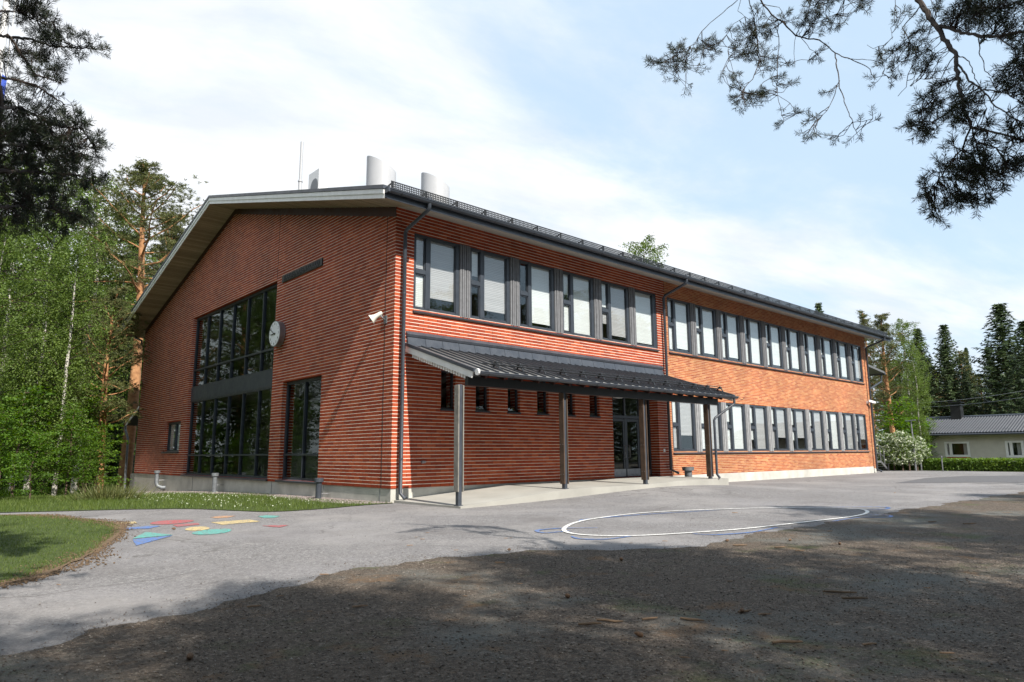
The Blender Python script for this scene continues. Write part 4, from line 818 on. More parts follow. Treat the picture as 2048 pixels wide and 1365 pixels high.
# left wood
bypix(PP[0], 19, 303, 322, 43, .4, 'tall pine with orange trunk rising right behind the rear porch', 'tree', None, 1.35)
LW = [(PB[0], 18, 208, 352, 44, 'birch with a loose light green crown just left of the tall orange pine'), (PB[1], 17, 122, 345, 37, 'birch with a clear white trunk left of the tall pine'),
      (PB[0], 18, 55, 300, 34, 'birch partly hidden by the dark near pine boughs'), (PB[1], 17, -25, 300, 32, 'birch at the left picture edge behind the dark boughs'), (PB[1], 17, 160, 480, 33, 'smaller birch in front of the wood beside the white trunk'),
      (PB[0], 18, 85, 420, 50, 'birch deep in the left wood seen as a pale crown'), (PB[0], 18, 258, 420, 52, 'birch crown low behind the tall orange pine'), (PB[0], 18, 10, 440, 29, 'nearest birch standing at the left picture edge')]
for i, (pr, h0, px, py, d, lab) in enumerate(LW): bypix(pr, h0, px, py, d, i*1.3, lab, 'tree', 'birches of the left wood')
for i, (px, py, d, lab) in enumerate(((235, 560, 38, 'dense pine with rusty green boughs left of the roof corner'), (185, 600, 47, 'pine half hidden behind birches left of the school'), (345, 420, 55, 'pine crown peeping over the left roof slope'), (-60, 380, 45, 'pine at the far left edge behind the birches'))):
    bypix(PP[1], 18, px, py, d, i*1.7+.6, lab, 'tree', 'pines of the left wood', 1.3)
FL = [(20, 430, 62), (120, 470, 60), (200, 450, 64), (270, 470, 58), (330, 500, 62), (70, 520, 54), (160, 560, 52), (-40, 420, 58), (240, 600, 50), (300, 600, 56), (395, 560, 66), (360, 470, 70)]
for i, (px, py, d) in enumerate(FL): bypix(PS[0], 16, px, py, d, i*.9, 'dark spruce deep inside the wood left of the school', 'tree', 'spruces deep in the left wood', 1.3)
MP = [(15, 810, 27, 0), (75, 850, 25.5, 1), (150, 800, 31, 0), (190, 760, 37, 1), (248, 700, 50, 0), (50, 760, 32, 1), (110, 700, 38, 0), (-30, 770, 28, 1), (175, 860, 34, 1), (205, 850, 33, 0), (5, 650, 38, 0), (268, 820, 52, 1)]
lm_ = ['lowest', 'front', 'bushy', 'tall', 'far', 'slim', 'leaning', 'edge', 'shaded', 'porch side', 'back', 'short', 'corner', 'rear']
for i, (px, py, d, k) in enumerate(MP[:]): bypix(PM[k], (7, 6)[k], px, py, d, i*1.1, 'young bright green maple in the undergrowth of the left wood', 'sapling', 'maple saplings under the left wood', 1.0)
# the wood west of the gable, out of the frame: it darkens the gable glass
for i in range(26):
    x = -34+rg.uniform(-9, 7); y = -4+i*2.1+rg.uniform(-1.5, 1.5); pr, h0 = [(PB[0], 18), (PS[0], 16), (PP[1], 18), (PB[1], 17)][i % 4]
    plant(pr, (x, y, G(x, y)), rg.uniform(14, 20), h0, i*.7, 'tree of the wood facing the gable, seen mirrored in its windows', 'tree', 'trees of the wood facing the gable', 1.2)
for i in range(10):
    x = -22+rg.uniform(-2, 2); y = 2+i*3.2; plant(PM[i % 2], (x, y, G(x, y)), rg.uniform(5, 8), (7, 6)[i % 2], i, 'young maple on the edge of the wood facing the gable', 'sapling', 'maples of the wood facing the gable', 1.2)
for i in range(18):
    plant(PS[0], (-50-rg.uniform(0, 8), -12+i*4.2, -1), rg.uniform(18, 24), 16, i*.7, 'tall spruce added deep in the wood to darken the gable reflections', 'tree', 'spruces facing the gable', 2.)  # unseen row added to close sky gaps mirrored in the gable glass
# shade trees on the sunny side, behind the photographer
SH = [(-15, -27, 13, 0), (-9.5, -30, 15, 1), (-4, -27, 13.5, 0), (1.5, -29.5, 15, 1), (7.5, -28, 14, 0), (13, -29, 15, 1), (19, -27, 14, 0), (26, -29, 15, 1), (-21, -24, 14, 0), (-20, -17, 11, 1), (33, -28, 14, 0),
      (-12, -36, 20, 2), (4, -38, 23, 2), (16, -37, 22, 2)]
for i, (x, y, h, k) in enumerate(SH):
    pr, h0 = [(PB[1], 17), (PP[1], 18), (PP[0], 19)][k]; plant(pr, (x, y, 0), h, h0, i*1.9, 'tall tree behind the photographer that shades the gravel', 'tree', 'shade trees across the yard', 1.35)
for i in range(24):
    pr, h0 = [(PS[0], 16), (PB[1], 17), (PP[1], 18)][i % 3]; plant(pr, (-38+i*5+rg.uniform(-2, 2), -43-rg.uniform(0, 8), 0), rg.uniform(19, 24), h0, i, 'tree added to block low sky light far behind the photographer', 'tree', 'added trees blocking low sky on the sunny side', 1.5)  # added out of frame: blocks low sky to darken eaves and canopy wall
for i, (x, y, h) in enumerate(((19, -20, 11.5), (31, -19.5, 12.5))): plant(PP[0], (x, y, 0), h, 19, i*2.2+1, 'tall sparse pine at the yard edge right of the camera', 'tree', 'yard edge pines right of the camera', 1.1)
for i, (x, y, h, k) in enumerate(((-15, -21.5, 12.5, 1), (-8.5, -25, 15, 1), (-7.8, -20.5, 12, 1), (-11, -20, 12, 0), (-3.5, -18.6, 10.3, 1), (-12.2, -13, 15, 1), (-11.2, -11.4, 15, 1), (-12.5, -6.5, 13.5, 1), (-13.4, -8.6, 15, 1), (-14.5, -14, 15, 0), (-18.5, -6, 14, 1), (4.2, -17.6, 10, 1), (-14.5, -18.5, 16, 0), (-5, -22, 13.5, 1), (-11, -23.5, 14.5, 1), (11, -22, 13, 1), (1, -24, 15, 0), (-19, -13, 15, 0))): plant(PP[k], (x, y, 0), h, (19, 18)[k], i*1.2, 'broad pine spreading over the gravel around the camera', 'tree', 'pines over the gravel', 1.5)  # some carry the near boughs; others are added and sized for their shade
# right background
RB = [(PP[1], 18, 1762, 618, 60, 1.15, 'pine with golden boughs just right of the school', .2), (PB[0], 18, 1803, 640, 66, 1.0, 'tall weeping birch between the golden pine and the spruces', 1.), (PB[1], 17, 1822, 680, 58, .8, 'slim bright birch left of the grey roof', 2.),
      (PS[1], 16, 1834, 655, 80, 1.5, 'slim dark spruce directly behind the birches', 0.), (PS[0], 16, 1886, 648, 80, 1.35, 'dark ragged pine left of the chimney', 3.), (PS[1], 16, 1931, 694, 92, .9, 'small thin spruce between two larger conifers', 1.2),
      (PS[0], 16, 1997, 606, 80, 1.9, 'biggest dark spruce above the grey house', .5), (PS[0], 16, 2046, 640, 72, 1.6, 'dark spruce at the right picture edge', 1.5), (PP[2], 17, 1725, 614, 75, .8, 'thin pine top over the far end of the roof', .3),
      (PS[0], 16, 1636, 604, 100, 1.0, 'spruce top poking over the long roof', .8), (PB[0], 18, 1282, 478, 62, 1.05, 'birch top showing over the middle of the roof', 2.4), (PM[0], 7, 1790, 790, 52, 1.3, 'dark green bushy tree behind the stairs', .4),
      (PS[0], 16, 2090, 590, 84, 1.2, 'tall spruce just beyond the right picture edge', 2.2)]
for pr, h0, px, py, d, wd, lab, rz in RB: bypix(pr, h0, px, py, d, rz, lab, 'tree', None, wd, -.3)
for i in range(22):
    px = 1765+i*15; bypix((PS[0], PP[2], PS[1])[i % 3], (16, 17, 16)[i % 3], px, 700+rg.uniform(-12, 55), rg.uniform(84, 112), i*1.1, 'dark conifer in the dense row behind the grey house', 'tree', 'conifers behind the grey house', 1.35, -.5)
for i in range(5):
    px = 1795+i*13; bypix(PM[i % 2], (7, 6)[i % 2], px, 800+10*i, 62, i, 'dark green sapling filling the gap left of the grey house', 'sapling', 'saplings left of the grey house', 1.3, -.3)
def bushvol(name, ells, n, leaf, m, label, cat, parent=None, loc=(0, 0, 0), m2=None, frac=.0):
    t = thing(name, label, cat, loc); Vs = []
    for (c, r) in ells:
        k = int(n/len(ells)); d = rvec(k); q = np.array(c)+d*np.array(r)*(rg.uniform(.55, 1.05, k)**.5)[:, None]-np.array(loc); Vs.append(quads(q, rg.uniform(.7, 1.2, k)*leaf, rg.uniform(.5, .8, k)*leaf))
    if m2:
        V = np.concatenate(Vs).reshape(-1, 4, 3); k = int(len(V)*frac); idx = rg.permutation(len(V)); leafmesh('blossom', [V[idx[:k]].reshape(-1, 3)], m2, t); Vs = [V[idx[k:]].reshape(-1, 3)]
    leafmesh('foliage', Vs, m, t); a = MB(loc)
    for (c, r) in ells[:6]: a.tube([(c[0], c[1], loc[2]), (c[0]+.1, c[1], c[2])], [.05, .015], 5, False)
    a.build('stem', M['bark'], t); return t
b0 = at(1812, 905, 52); ells = []
for px, py, r in ((1768, 885, .95), (1785, 898, 1.0), (1800, 880, .9), (1815, 895, 1.0), (1830, 888, .8), (1775, 910, .9), (1800, 912, .9), (1825, 915, .8), (1842, 905, .7), (1758, 900, .8)):
    c = at(px, py, 48+rg.uniform(-.6, .6)); ells.append((tuple(c), (r*.72, r*.72, r*.62)))
bushvol('flowering_shrub', ells, 6500, .07, M['birchleaf'], 'large shrub full of white blossom behind the steel stairs', 'shrub', None, (b0[0], b0[1], -.1), M['bloom'], .55)
# hedge
h0 = P(1782, 933, 0, 37.2); hy0, hy1 = 3.5, -16; t = thing('clipped_hedge', 'long low clipped green hedge in front of the grey house', 'hedge', (37.6, -6, -.05)); k = 26000
q = np.stack([rg.uniform(37.1, 38.1, k), rg.uniform(hy1, hy0, k), rg.uniform(-.05, .68, k)], 1); fc = rg.random(k); q[fc < .45, 0] = 37.1+rg.normal(size=(fc < .45).sum())*.05; q[fc > .7, 2] = .66+rg.normal(size=(fc > .7).sum())*.035
leafmesh('foliage', [quads(q-np.array([37.6, -6, -.05]), .055, .038)], M['hedgeleaf'], t)
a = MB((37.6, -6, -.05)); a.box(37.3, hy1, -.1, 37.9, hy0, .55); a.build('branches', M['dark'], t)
# lawn grass, verge grass
def inpoly(x, y, poly):
    c = np.zeros(len(x), bool); j = len(poly)-1
    for i in range(len(poly)):
        xi, yi = poly[i]; xj, yj = poly[j]
        m_ = ((yi > y) != (yj > y)) & (x < (xj-xi)*(y-yi)/(yj-yi+1e-12)+xi); c ^= m_; j = i
    return c
def blades(name, poly, n, h, wd, box, m='grass', lean=.35, clump=0.):
    x = rg.uniform(box[0], box[1], n*3); y = rg.uniform(box[2], box[3], n*3); k = inpoly(x, y, poly); x, y = x[k][:n], y[k][:n]; n = len(x)
    z = np.array([G(a_, b_) for a_, b_ in zip(x, y)]); hh = h*rg.uniform(.4, 1.3, n)*(1+clump*np.sin(x*3.1+2*np.sin(y*1.7))*np.sin(y*2.3)); an = rg.uniform(0, 6.28, n); le = rg.normal(size=(n, 2))*lean
    b_ = np.stack([x, y, z-.005], 1); s = np.stack([np.cos(an), np.sin(an), 0*an], 1)*wd/2; tp = b_+np.stack([le[:, 0]*hh, le[:, 1]*hh, hh], 1)
    V = np.stack([b_-s, b_+s, tp], 1).reshape(-1, 3); o = link(name, npmesh(name, V, np.arange(len(V)).reshape(-1, 3)), M[m]); return o
tag(blades('lawn_grass', lawn, 90000, .045, .010, (-16, -6, -7.4, 4.8)), 'short mown grass of the shaded lawn on the left', 'grass', kind='stuff')
tag(blades('verge_grass', strip, 90000, .10, .014, (-14, 0, -.4, 25), clump=.4), 'longer sunlit grass of the verge before the gable', 'grass', kind='stuff')
k = 500; x = rg.uniform(-4, -1, k*3); y = rg.uniform(0, 12, k*3); kk = inpoly(x, y, strip); x, y = x[kk][:k], y[kk][:k]
q = np.stack([x, y, [G(a_, b_)+rg.uniform(.06, .11) for a_, b_ in zip(x, y)]], 1); o = leafmesh('clover_flowers', [quads(q, .016, .016)], M['bloom'], None); tag(o, 'tiny white clover flowers in the verge grass', 'flowers', kind='stuff')
tag(blades('weeds', [(-30, 26.5), (-30, 40), (6, 40), (6, 26), (-3, 26), (-3.5, 19), (-8, 16), (-14, 10), (-30, 10)], 30000, .5, .05, (-30, 6, 10, 40), 'mapleleaf', .8), 'tall weeds and seedlings on the floor of the left wood', 'undergrowth', kind='stuff')
wc_ = hit(215, 1001); t = thing('weed_clump', 'clump of tall brown and green weeds by the porch corner', 'plant', (wc_[0], wc_[1], G(*wc_)))
k = 900; r_ = rg.normal(size=(k, 2))*.35; le = r_*.4+rg.normal(size=(k, 2))*.15; hh = rg.uniform(.15, .55, k); b_ = np.stack([r_[:, 0], r_[:, 1], 0*hh], 1); an = rg.uniform(0, 6.28, k); s = np.stack([np.cos(an), np.sin(an), 0*an], 1)*.014; tp = b_+np.stack([le[:, 0], le[:, 1], hh], 1)
link('foliage', npmesh('foliage', np.stack([b_-s, b_+s, tp], 1).reshape(-1, 3), np.arange(3*k).reshape(-1, 3)), M['pineleaf'], t)
# ------------------------------------------------------------------ near pine boughs, traced then grown in depth
def boughs(root_loc, lines, tufts, depth, conv, zs, label, far, needle=.05, per=7, dens=1., thick=1.):
    """lines: polylines in the picture, tufts: (x, y, r); depth(x,y) gives the distance of each"""
    t = thing('pine_bough', label, 'pine bough', root_loc); br = MB(root_loc); tw = MB(root_loc); nodes = []; Vs = []; o = np.array(root_loc)
    w3 = lambda x, y, j=0: at(*conv(x, y), depth(x, y)+j)
    for r0, r1, pts, ext in lines:
        p3 = [w3(x, y) for x, y in pts]
        if ext is not None: p3.insert(0, np.array(ext, float))
        fine = []
        for i in range(len(p3)-1):
            m_ = max(2, int(np.linalg.norm(p3[i+1]-p3[i])/.06)); m_ = min(m_, 30)
            for k in range(m_): fine.append(p3[i]+(p3[i+1]-p3[i])*k/m_+rg.normal(size=3)*.004)
        fine.append(p3[-1]); nodes += fine; m_ = len(fine); br.tube(fine, [(r0+(r1-r0)*k/(m_-1))*thick*rg.uniform(.9, 1.12) for k in range(m_)], 6)
    N_ = np.array(nodes)
    for (x, y, r) in tufts:
        c = w3(x, y); rad = r/zs/FPX*depth(x, y); n = max(1, int(per*(r/40)**2*dens)); near = N_[np.argsort(((N_-c)**2).sum(1))[:6]]
        for k in range(n):
            e = c+rvec(1)[0]*rad*np.array([1, 1.0, 1])*rg.uniform(.15, 1)**.5*.75; b = near[rg.integers(0, len(near))]
            if np.linalg.norm(e-b) > .9: b = e+unit(b-e)*.5
            dv = e-b; L_ = np.linalg.norm(dv); mid = (b+e)/2+rg.normal(size=3)*.10*L_; tw.tube([b, (b+mid)/2+rg.normal(size=3)*.02*L_, mid, (mid+e)/2, e], [.0035, .003, .0026, .0024, .002], 4, False)
            sh = unit(unit(e-mid)+rvec(1)[0]*.35+np.array([0, 0, .2])); ln = rg.uniform(.05, .10); nn_ = int(34*dens); s = rg.random(nn_); base = e+sh*(s*ln)[:, None]
            U = rvec(nn_); U = U-(U@sh)[:, None]*sh; U = U/np.linalg.norm(U, axis=1)[:, None]+sh*rg.uniform(.3, 1.1, nn_)[:, None]; U /= np.linalg.norm(U, axis=1)[:, None]
            hl = needle*rg.uniform(.75, 1.15, nn_)/2; Vs.append(quads(base+U*hl[:, None]-o, hl, .0020*thick, U)); tw.tube([e, e+sh*ln], [.0028, .002], 4, False)
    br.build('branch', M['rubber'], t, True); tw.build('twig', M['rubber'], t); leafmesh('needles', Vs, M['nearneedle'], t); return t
cvR = lambda x, y: (1280+x*.375, y*.375)
PT = np.array([4.2, -17.2, 0.])             # the pine these boughs belong to stands right of the camera, out of frame
dR = lambda x, y: 6.0+.9*math.sin(x*.0021)+.5*math.sin(y*.004+x*.001)
e1 = at(1500, -260, 6.6); e2 = at(1800, -300, 6.2)
linesA = [(.006, .002, [(520, 0), (440, 70), (375, 125), (330, 170), (290, 235), (200, 290), (120, 335), (60, 330)], e1), (.012, .003, [(640, 0), (700, 80), (760, 120), (830, 190), (900, 210), (960, 212), (1040, 285), (1110, 315), (1180, 340), (1230, 370), (1235, 400)], e1),
 (.006, .0025, [(1040, 285), (1055, 380), (1065, 470), (1095, 560), (1135, 655), (1085, 720), (1045, 740)], None), (.003, .002, [(1135, 655), (1185, 645), (1240, 635)], None), (.003, .002, [(1135, 655), (1160, 720)], None),
 (.004, .002, [(1060, 430), (1040, 500), (1000, 590), (950, 640), (890, 710)], None), (.003, .002, [(1110, 315), (1250, 325), (1300, 350), (1300, 390), (1330, 425)], None),
 (.008, .003, [(580, 0), (620, 150), (640, 330), (600, 420), (540, 490), (560, 560)], e1), (.005, .002, [(730, 110), (740, 260), (730, 400), (735, 510), (800, 550), (830, 610)], None), (.003, .002, [(735, 510), (755, 600), (765, 650)], None), (.004, .002, [(730, 400), (660, 440), (600, 500)], None),
 (.004, .002, [(540, 0), (520, 60), (560, 90), (500, 130), (440, 220), (400, 240)], e1), (.003, .002, [(330, 170), (340, 260), (310, 360)], None), (.003, .002, [(290, 235), (240, 330), (250, 440)], None), (.003, .002, [(200, 300), (190, 410)], None), (.003, .002, [(860, 205), (910, 260), (950, 290), (900, 320)], None),
 (.003, .002, [(830, 190), (820, 280), (826, 360)], None), (.003, .002, [(1020, 480), (1000, 510)], None), (.004, .002, [(640, 20), (740, 40), (760, 75)], None), (.003, .002, [(470, 250), (470, 330), (440, 390)], None), (.005, .002, [(1090, 0), (1080, 60), (1000, 100), (930, 130)], e1), (.004, .002, [(960, 0), (930, 30)], e1)]
tA = [(80, 330, 45), (60, 330, 30), (190, 290, 75), (260, 300, 60), (210, 340, 50), (350, 240, 60), (400, 230, 40), (130, 370, 35), (190, 420, 28), (250, 450, 28), (310, 370, 35), (380, 270, 45), (470, 160, 30), (560, 180, 65), (620, 170, 50), (690, 130, 55), (550, 300, 60), (640, 290, 60), (600, 240, 50), (500, 240, 45), (780, 110, 45), (490, 450, 45), (540, 510, 55), (600, 520, 60), (660, 510, 55), (550, 560, 32), (740, 440, 45), (790, 440, 32), (760, 650, 28), (830, 610, 32), (770, 580, 20), (920, 20, 70), (1000, 10, 60), (930, 130, 75), (1050, 110, 55), (1180, 20, 60), (950, 290, 35), (900, 320, 22), (1010, 490, 28), (930, 640, 38), (890, 710, 32), (940, 700, 28), (1045, 740, 28), (1160, 720, 24), (1240, 635, 26), (1185, 650, 18), (1270, 410, 28), (1335, 425, 28), (490, 380, 28), (440, 390, 25), (620, 90, 40), (700, 170, 40), (650, 370, 40), (700, 300, 40), (760, 340, 35), (860, 150, 35)]
boughs(tuple(at(1620, 60, 6.4)), linesA, tA, dR, cvR, 1/.375, 'thin pine bough with drooping twigs hanging in from the top', PT, per=7)
linesB = [(.030, .009, [(1480, 0), (1560, 110), (1620, 200), (1680, 290), (1690, 370), (1700, 470), (1730, 580), (1765, 680)], e2), (.006, .002, [(1765, 680), (1720, 790), (1650, 880), (1590, 960), (1530, 1040), (1580, 1130)], None),
 (.014, .009, [(1600, 140), (1720, 175), (1800, 195), (1900, 195), (2048, 170), (2200, 150)], None), (.008, .004, [(1765, 680), (1860, 700), (1960, 725), (2048, 755), (2150, 790)], None), (.005, .002, [(1765, 680), (1800, 760), (1830, 900), (1800, 1000), (1800, 1070)], None),
 (.008, .003, [(1690, 340), (1760, 430), (1830, 480), (1900, 560), (2000, 640), (2060, 670)], None), (.005, .002, [(1730, 540), (1640, 600), (1560, 655), (1480, 690)], None), (.004, .002, [(1705, 500), (1600, 540), (1540, 560), (1500, 590)], None),
 (.004, .002, [(1360, -10), (1370, 100), (1340, 150), (1345, 210)], at(1790, -60, 6.1)), (.005, .002, [(1490, 40), (1400, 150), (1440, 220), (1380, 250), (1300, 290), (1270, 285)], None), (.004, .002, [(1440, 220), (1480, 300), (1430, 400), (1420, 460), (1375, 515)], None), (.003, .0015, [(1345, 200), (1300, 240), (1245, 260), (1210, 240)], None),
 (.004, .002, [(1680, 290), (1600, 420), (1500, 420), (1440, 460)], None), (.004, .002, [(1560, 110), (1570, 40), (1540, -20)], None), (.004, .002, [(1800, 195), (1810, 280), (1840, 380), (1900, 440)], None), (.005, .002, [(1900, 195), (1990, 260), (2030, 350), (2050, 450)], None),
 (.004, .002, [(1690, 290), (1760, 330), (1780, 400), (1820, 480), (1850, 580)], None), (.004, .002, [(1830, 480), (1950, 500), (2040, 560)], None), (.004, .002, [(1720, 790), (1790, 850), (1850, 900)], None), (.004, .002, [(1800, 760), (1900, 790), (2000, 780)], None), (.003, .002, [(1900, 790), (1950, 860), (1930, 930), (1870, 1030)], None),
 (.004, .002, [(1650, 880), (1690, 960), (1690, 1040)], None), (.004, .002, [(2000, 20), (1940, 40), (1850, 40)], at(2080, -20, 6.4)), (.004, .002, [(1850, 40), (1760, 40), (1680, 100)], None)]
tB = [(1270, 285, 35), (1340, 300, 55), (1370, 350, 32), (1390, 80, 45), (1430, 220, 45), (1500, 220, 45), (1430, 270, 45), (1500, 290, 45), (1570, 280, 32), (1540, 370, 55), (1480, 390, 32), (1540, 540, 65), (1510, 590, 45), (1590, 560, 45), (1440, 660, 35), (1490, 690, 65), (1540, 680, 45), (1640, 440, 45), (1720, 500, 55), (1770, 520, 45), (1700, 600, 55), (1760, 580, 45), (1740, 660, 45), (1820, 650, 55), (1700, 110, 65), (1660, 110, 45), (1760, 40, 80), (1720, 20, 60), (1850, 40, 100), (1800, 90, 50), (1940, 30, 70), (1900, 160, 65), (1990, 170, 60), (2020, 260, 55), (2030, 350, 70), (1980, 360, 45), (1930, 480, 45), (2020, 470, 65), (2030, 550, 45), (1660, 800, 32), (1610, 910, 55), (1710, 890, 65), (1790, 900, 65), (1850, 910, 75), (1920, 930, 65), (1520, 1020, 55), (1560, 1040, 45), (1690, 1030, 65), (1730, 1020, 55), (1800, 1060, 45), (1570, 1120, 45), (1590, 1150, 32), (1650, 1060, 45), (1870, 1030, 45), (1950, 850, 45), (2020, 880, 55), (1850, 760, 45), (1750, 790, 45), (2000, 720, 55), (1740, 960, 50), (1500, 140, 40), (1600, 40, 40), (2040, 40, 60), (2040, 650, 45)]
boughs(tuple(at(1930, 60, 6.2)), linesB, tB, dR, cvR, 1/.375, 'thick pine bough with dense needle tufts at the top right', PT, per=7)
dL = lambda x, y: 7.6+.8*math.sin(x*.03)+.5*math.sin(y*.02)
eL = lambda y: at(-260, y, 8.6)
linesC = [(.02, .004, [(-60, 60), (20, 75), (60, 78), (100, 92), (150, 96), (200, 100)], eL(80)), (.014, .003, [(-40, 20), (40, 25), (90, 50), (110, 40)], eL(10)), (.02, .004, [(-60, 150), (20, 158), (70, 170), (130, 210)], eL(180)), (.012, .003, [(15, 68), (70, 150), (120, 165)], None), (.02, .004, [(-60, 220), (40, 215), (110, 250), (165, 260), (190, 295)], eL(230)),
 (.02, .004, [(-60, 290), (60, 290), (130, 300), (185, 315)], eL(300)), (.02, .004, [(-60, 340), (80, 345), (150, 350), (200, 362)], eL(350)), (.02, .004, [(-60, 420), (60, 410), (140, 425), (175, 440)], eL(430)), (.03, .02, [(-30, 0), (0, 200), (-15, 460)], at(-20, -200, 8)), (.005, .002, [(55, 172), (85, 175), (95, 188), (108, 190)], None), (.014, .003, [(-40, -30), (40, -20), (75, 0)], eL(-40))]
tC = [(45, 15, 34), (62, 32, 34), (75, 8, 24), (85, 48, 32), (60, 5, 28), (112, 46, 20), (75, 92, 30), (108, 80, 28), (140, 80, 22), (165, 86, 20), (188, 92, 18), (205, 98, 12), (100, 112, 24), (38, 108, 28), (75, 128, 28), (92, 150, 26), (116, 148, 18), (45, 160, 24), (60, 188, 20), (78, 200, 20), (94, 212, 18), (20, 200, 26), (110, 190, 6), (118, 160, 12), (-5, 110, 26), (5, 40, 20), (150, 110, 16),
      (30, 240, 40), (60, 250, 40), (92, 245, 36), (120, 250, 30), (150, 238, 22), (165, 262, 22), (185, 282, 22), (100, 275, 42), (140, 290, 36), (190, 300, 20), (60, 300, 48), (110, 310, 42), (150, 320, 30), (20, 300, 44), (170, 352, 24), (190, 362, 24), (140, 350, 34), (90, 350, 46), (40, 350, 50), (60, 400, 50), (110, 400, 44), (20, 400, 46), (150, 420, 32), (168, 438, 22), (120, 440, 32), (60, 438, 34), (20, 440, 34), (0, 260, 40), (0, 350, 40), (205, 370, 10)]
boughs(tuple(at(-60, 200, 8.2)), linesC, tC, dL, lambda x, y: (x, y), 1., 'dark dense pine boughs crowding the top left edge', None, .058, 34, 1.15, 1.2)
# ------------------------------------------------------------------ flagpole
fp = at(-100, 905, 11); a = MB((fp[0], fp[1], 0)); FPO = thing('flagpole', 'white flagpole seen through the dark pine boughs', 'flagpole', (fp[0], fp[1], 0))
a.tube([(fp[0], fp[1], 0), (fp[0], fp[1], 5), (fp[0], fp[1], 9.5)], [.055, .05, .04], 12); a.build('pole', M['white'], FPO, True); a = MB((fp[0], fp[1], 0)); a.tube([(fp[0]+.09, fp[1], .9), (fp[0]+.09, fp[1], 9)], .006, 5); a.build('halyard', M['white'], FPO)
a = MB(); v = [fp+np.array([.05, 0, 5.75-fp[2]]), fp+np.array([-.03, -.03, 5.2-fp[2]]), fp+np.array([.02, .02, 4.6-fp[2]])]
for s, z_ in ((.07, 6.35), (-.01, 5.95)):
    a.hexa([(fp[0]+s-.04, fp[1]-.01, z_), (fp[0]+s+.03, fp[1]-.01, z_-.05), (fp[0]+s+.02, fp[1]-.01, z_-.7), (fp[0]+s-.03, fp[1]-.01, z_-.6)], [(fp[0]+s-.04, fp[1]+.0, z_), (fp[0]+s+.03, fp[1]+.02, z_-.05), (fp[0]+s+.02, fp[1]+.0, z_-.7), (fp[0]+s-.03, fp[1]+.01, z_-.6)])
tag(a.build('pennant', vary('blue_cloth', (.03, .08, .45), .8), None), 'narrow blue pennant hanging limp on the white flagpole', 'pennant')
# ------------------------------------------------------------------ the neighbouring house
HX = 50.; H = thing('bungalow', 'low grey rendered house with a dark tiled roof at the far right', 'house', (HX+3, -5, 0)); ho = (HX+3, -5, 0); pe = P(1852, 868, 0, HX); hz = pe[2]; hy = pe[1]; HE = hy-22
def hw(px0, px1, py0, py1): p_, q_ = P(px0, py0, 0, HX), P(px1, py1, 0, HX); return (q_[1], p_[1], q_[2], p_[2])
w1, w2 = hw(1890, 1940, 885, 913), hw(2011, 2049, 883, 914); w3_ = (w2[0]-5.5, w2[0]-3.5, w1[2], w1[3])
a = MB(ho); wall(a, 0, HX, HE, hy, -.8, hz+.1, [w1, w2, w3_], .15, 1); a.box(HX+.2, HE, -.8, HX+7.9, HE+.1, hz); a.box(HX+.02, hy-.1, -.8, HX+8, hy, hz+.1); rid = P(1845, 838, 0, HX+3.7)[2]
a.prism([(HX, hy-.05, hz), (HX+8, hy-.05, hz), (HX+4, hy-.05, rid-.2)], (0, -.1, 0)); a.build('wall', vary('grey_render', (.50, .485, .44), .9, 0, .12, 1.5, .01, 40), H)
a = MB(ho); a.box(HX-.01, w1[0], w1[2]-.32, HX+.0, w1[1], w1[2]-.06); a.build('brick_apron', M['brick'], H)
for (y0_, y1_, z0_, z1_), mul in ((w1, .78), (w2, .7), (w3_, .5)):
    f = MB(ho); t = .11; f.box(HX-.03, y0_-.05, z0_-.05, HX+.1, y1_+.05, z0_+t); f.box(HX-.03, y0_-.05, z1_-t, HX+.1, y1_+.05, z1_+.03); f.box(HX-.03, y0_-.05, z0_+t, HX+.1, y0_+t, z1_-t); f.box(HX-.03, y1_-t, z0_+t, HX+.1, y1_+.05, z1_-t); ym = y0_+(y1_-y0_)*mul; f.box(HX-.03, ym-.09, z0_+t, HX+.1, ym+.09, z1_-t)
    wn = f.build('window', M['white'], H); g = MB(ho); g.box(HX+.04, y0_+.1, z0_+.1, HX+.05, y1_-.1, z1_-.1); g.build('pane', M['glass'], wn)
    g = MB(ho); g.box(HX+.2, y1_-.35, z0_+.05, HX+.22, y1_-.05, z1_-.05); g.box(HX+.2, y0_+.08, z0_+.05, HX+.22, y0_+.4, z1_-.05); g.build('curtain', M['blindg'], wn)
a = MB(ho); a.box(HX+2, HE+.5, -.5, HX+2.1, hy-.4, hz); a.build('interior', M['dark'], H)
ya_, yb_ = hy+.85, HE-.5; ny, ns = 700, 15; V = []; F = []; x_e, z_e, x_r, z_r = HX-.55, hz-.02, HX+3.9, rid
for i in range(ny+1):
    yy = ya_+(yb_-ya_)*i/ny
    for j in range(2*ns):
        tt = (j//2+(j % 2))/ns; tt = min(1, tt); V.append((x_e+(x_r-x_e)*tt, yy, z_e+(z_r-z_e)*tt+.035*math.sin(i*2*math.pi/5.6)+(.0 if j % 2 else .05)))
for i in range(ny):
    for j in range(2*ns-1): F.append((i*2*ns+j, (i+1)*2*ns+j, (i+1)*2*ns+j+1, i*2*ns+j+1))
ob = np.array(ho); rfh = link('roof', npmesh('roof', np.array(V)-ob, F), vary('grey_roof_tiles', (.06, .067, .082), .5, 0, .15, 3), H)
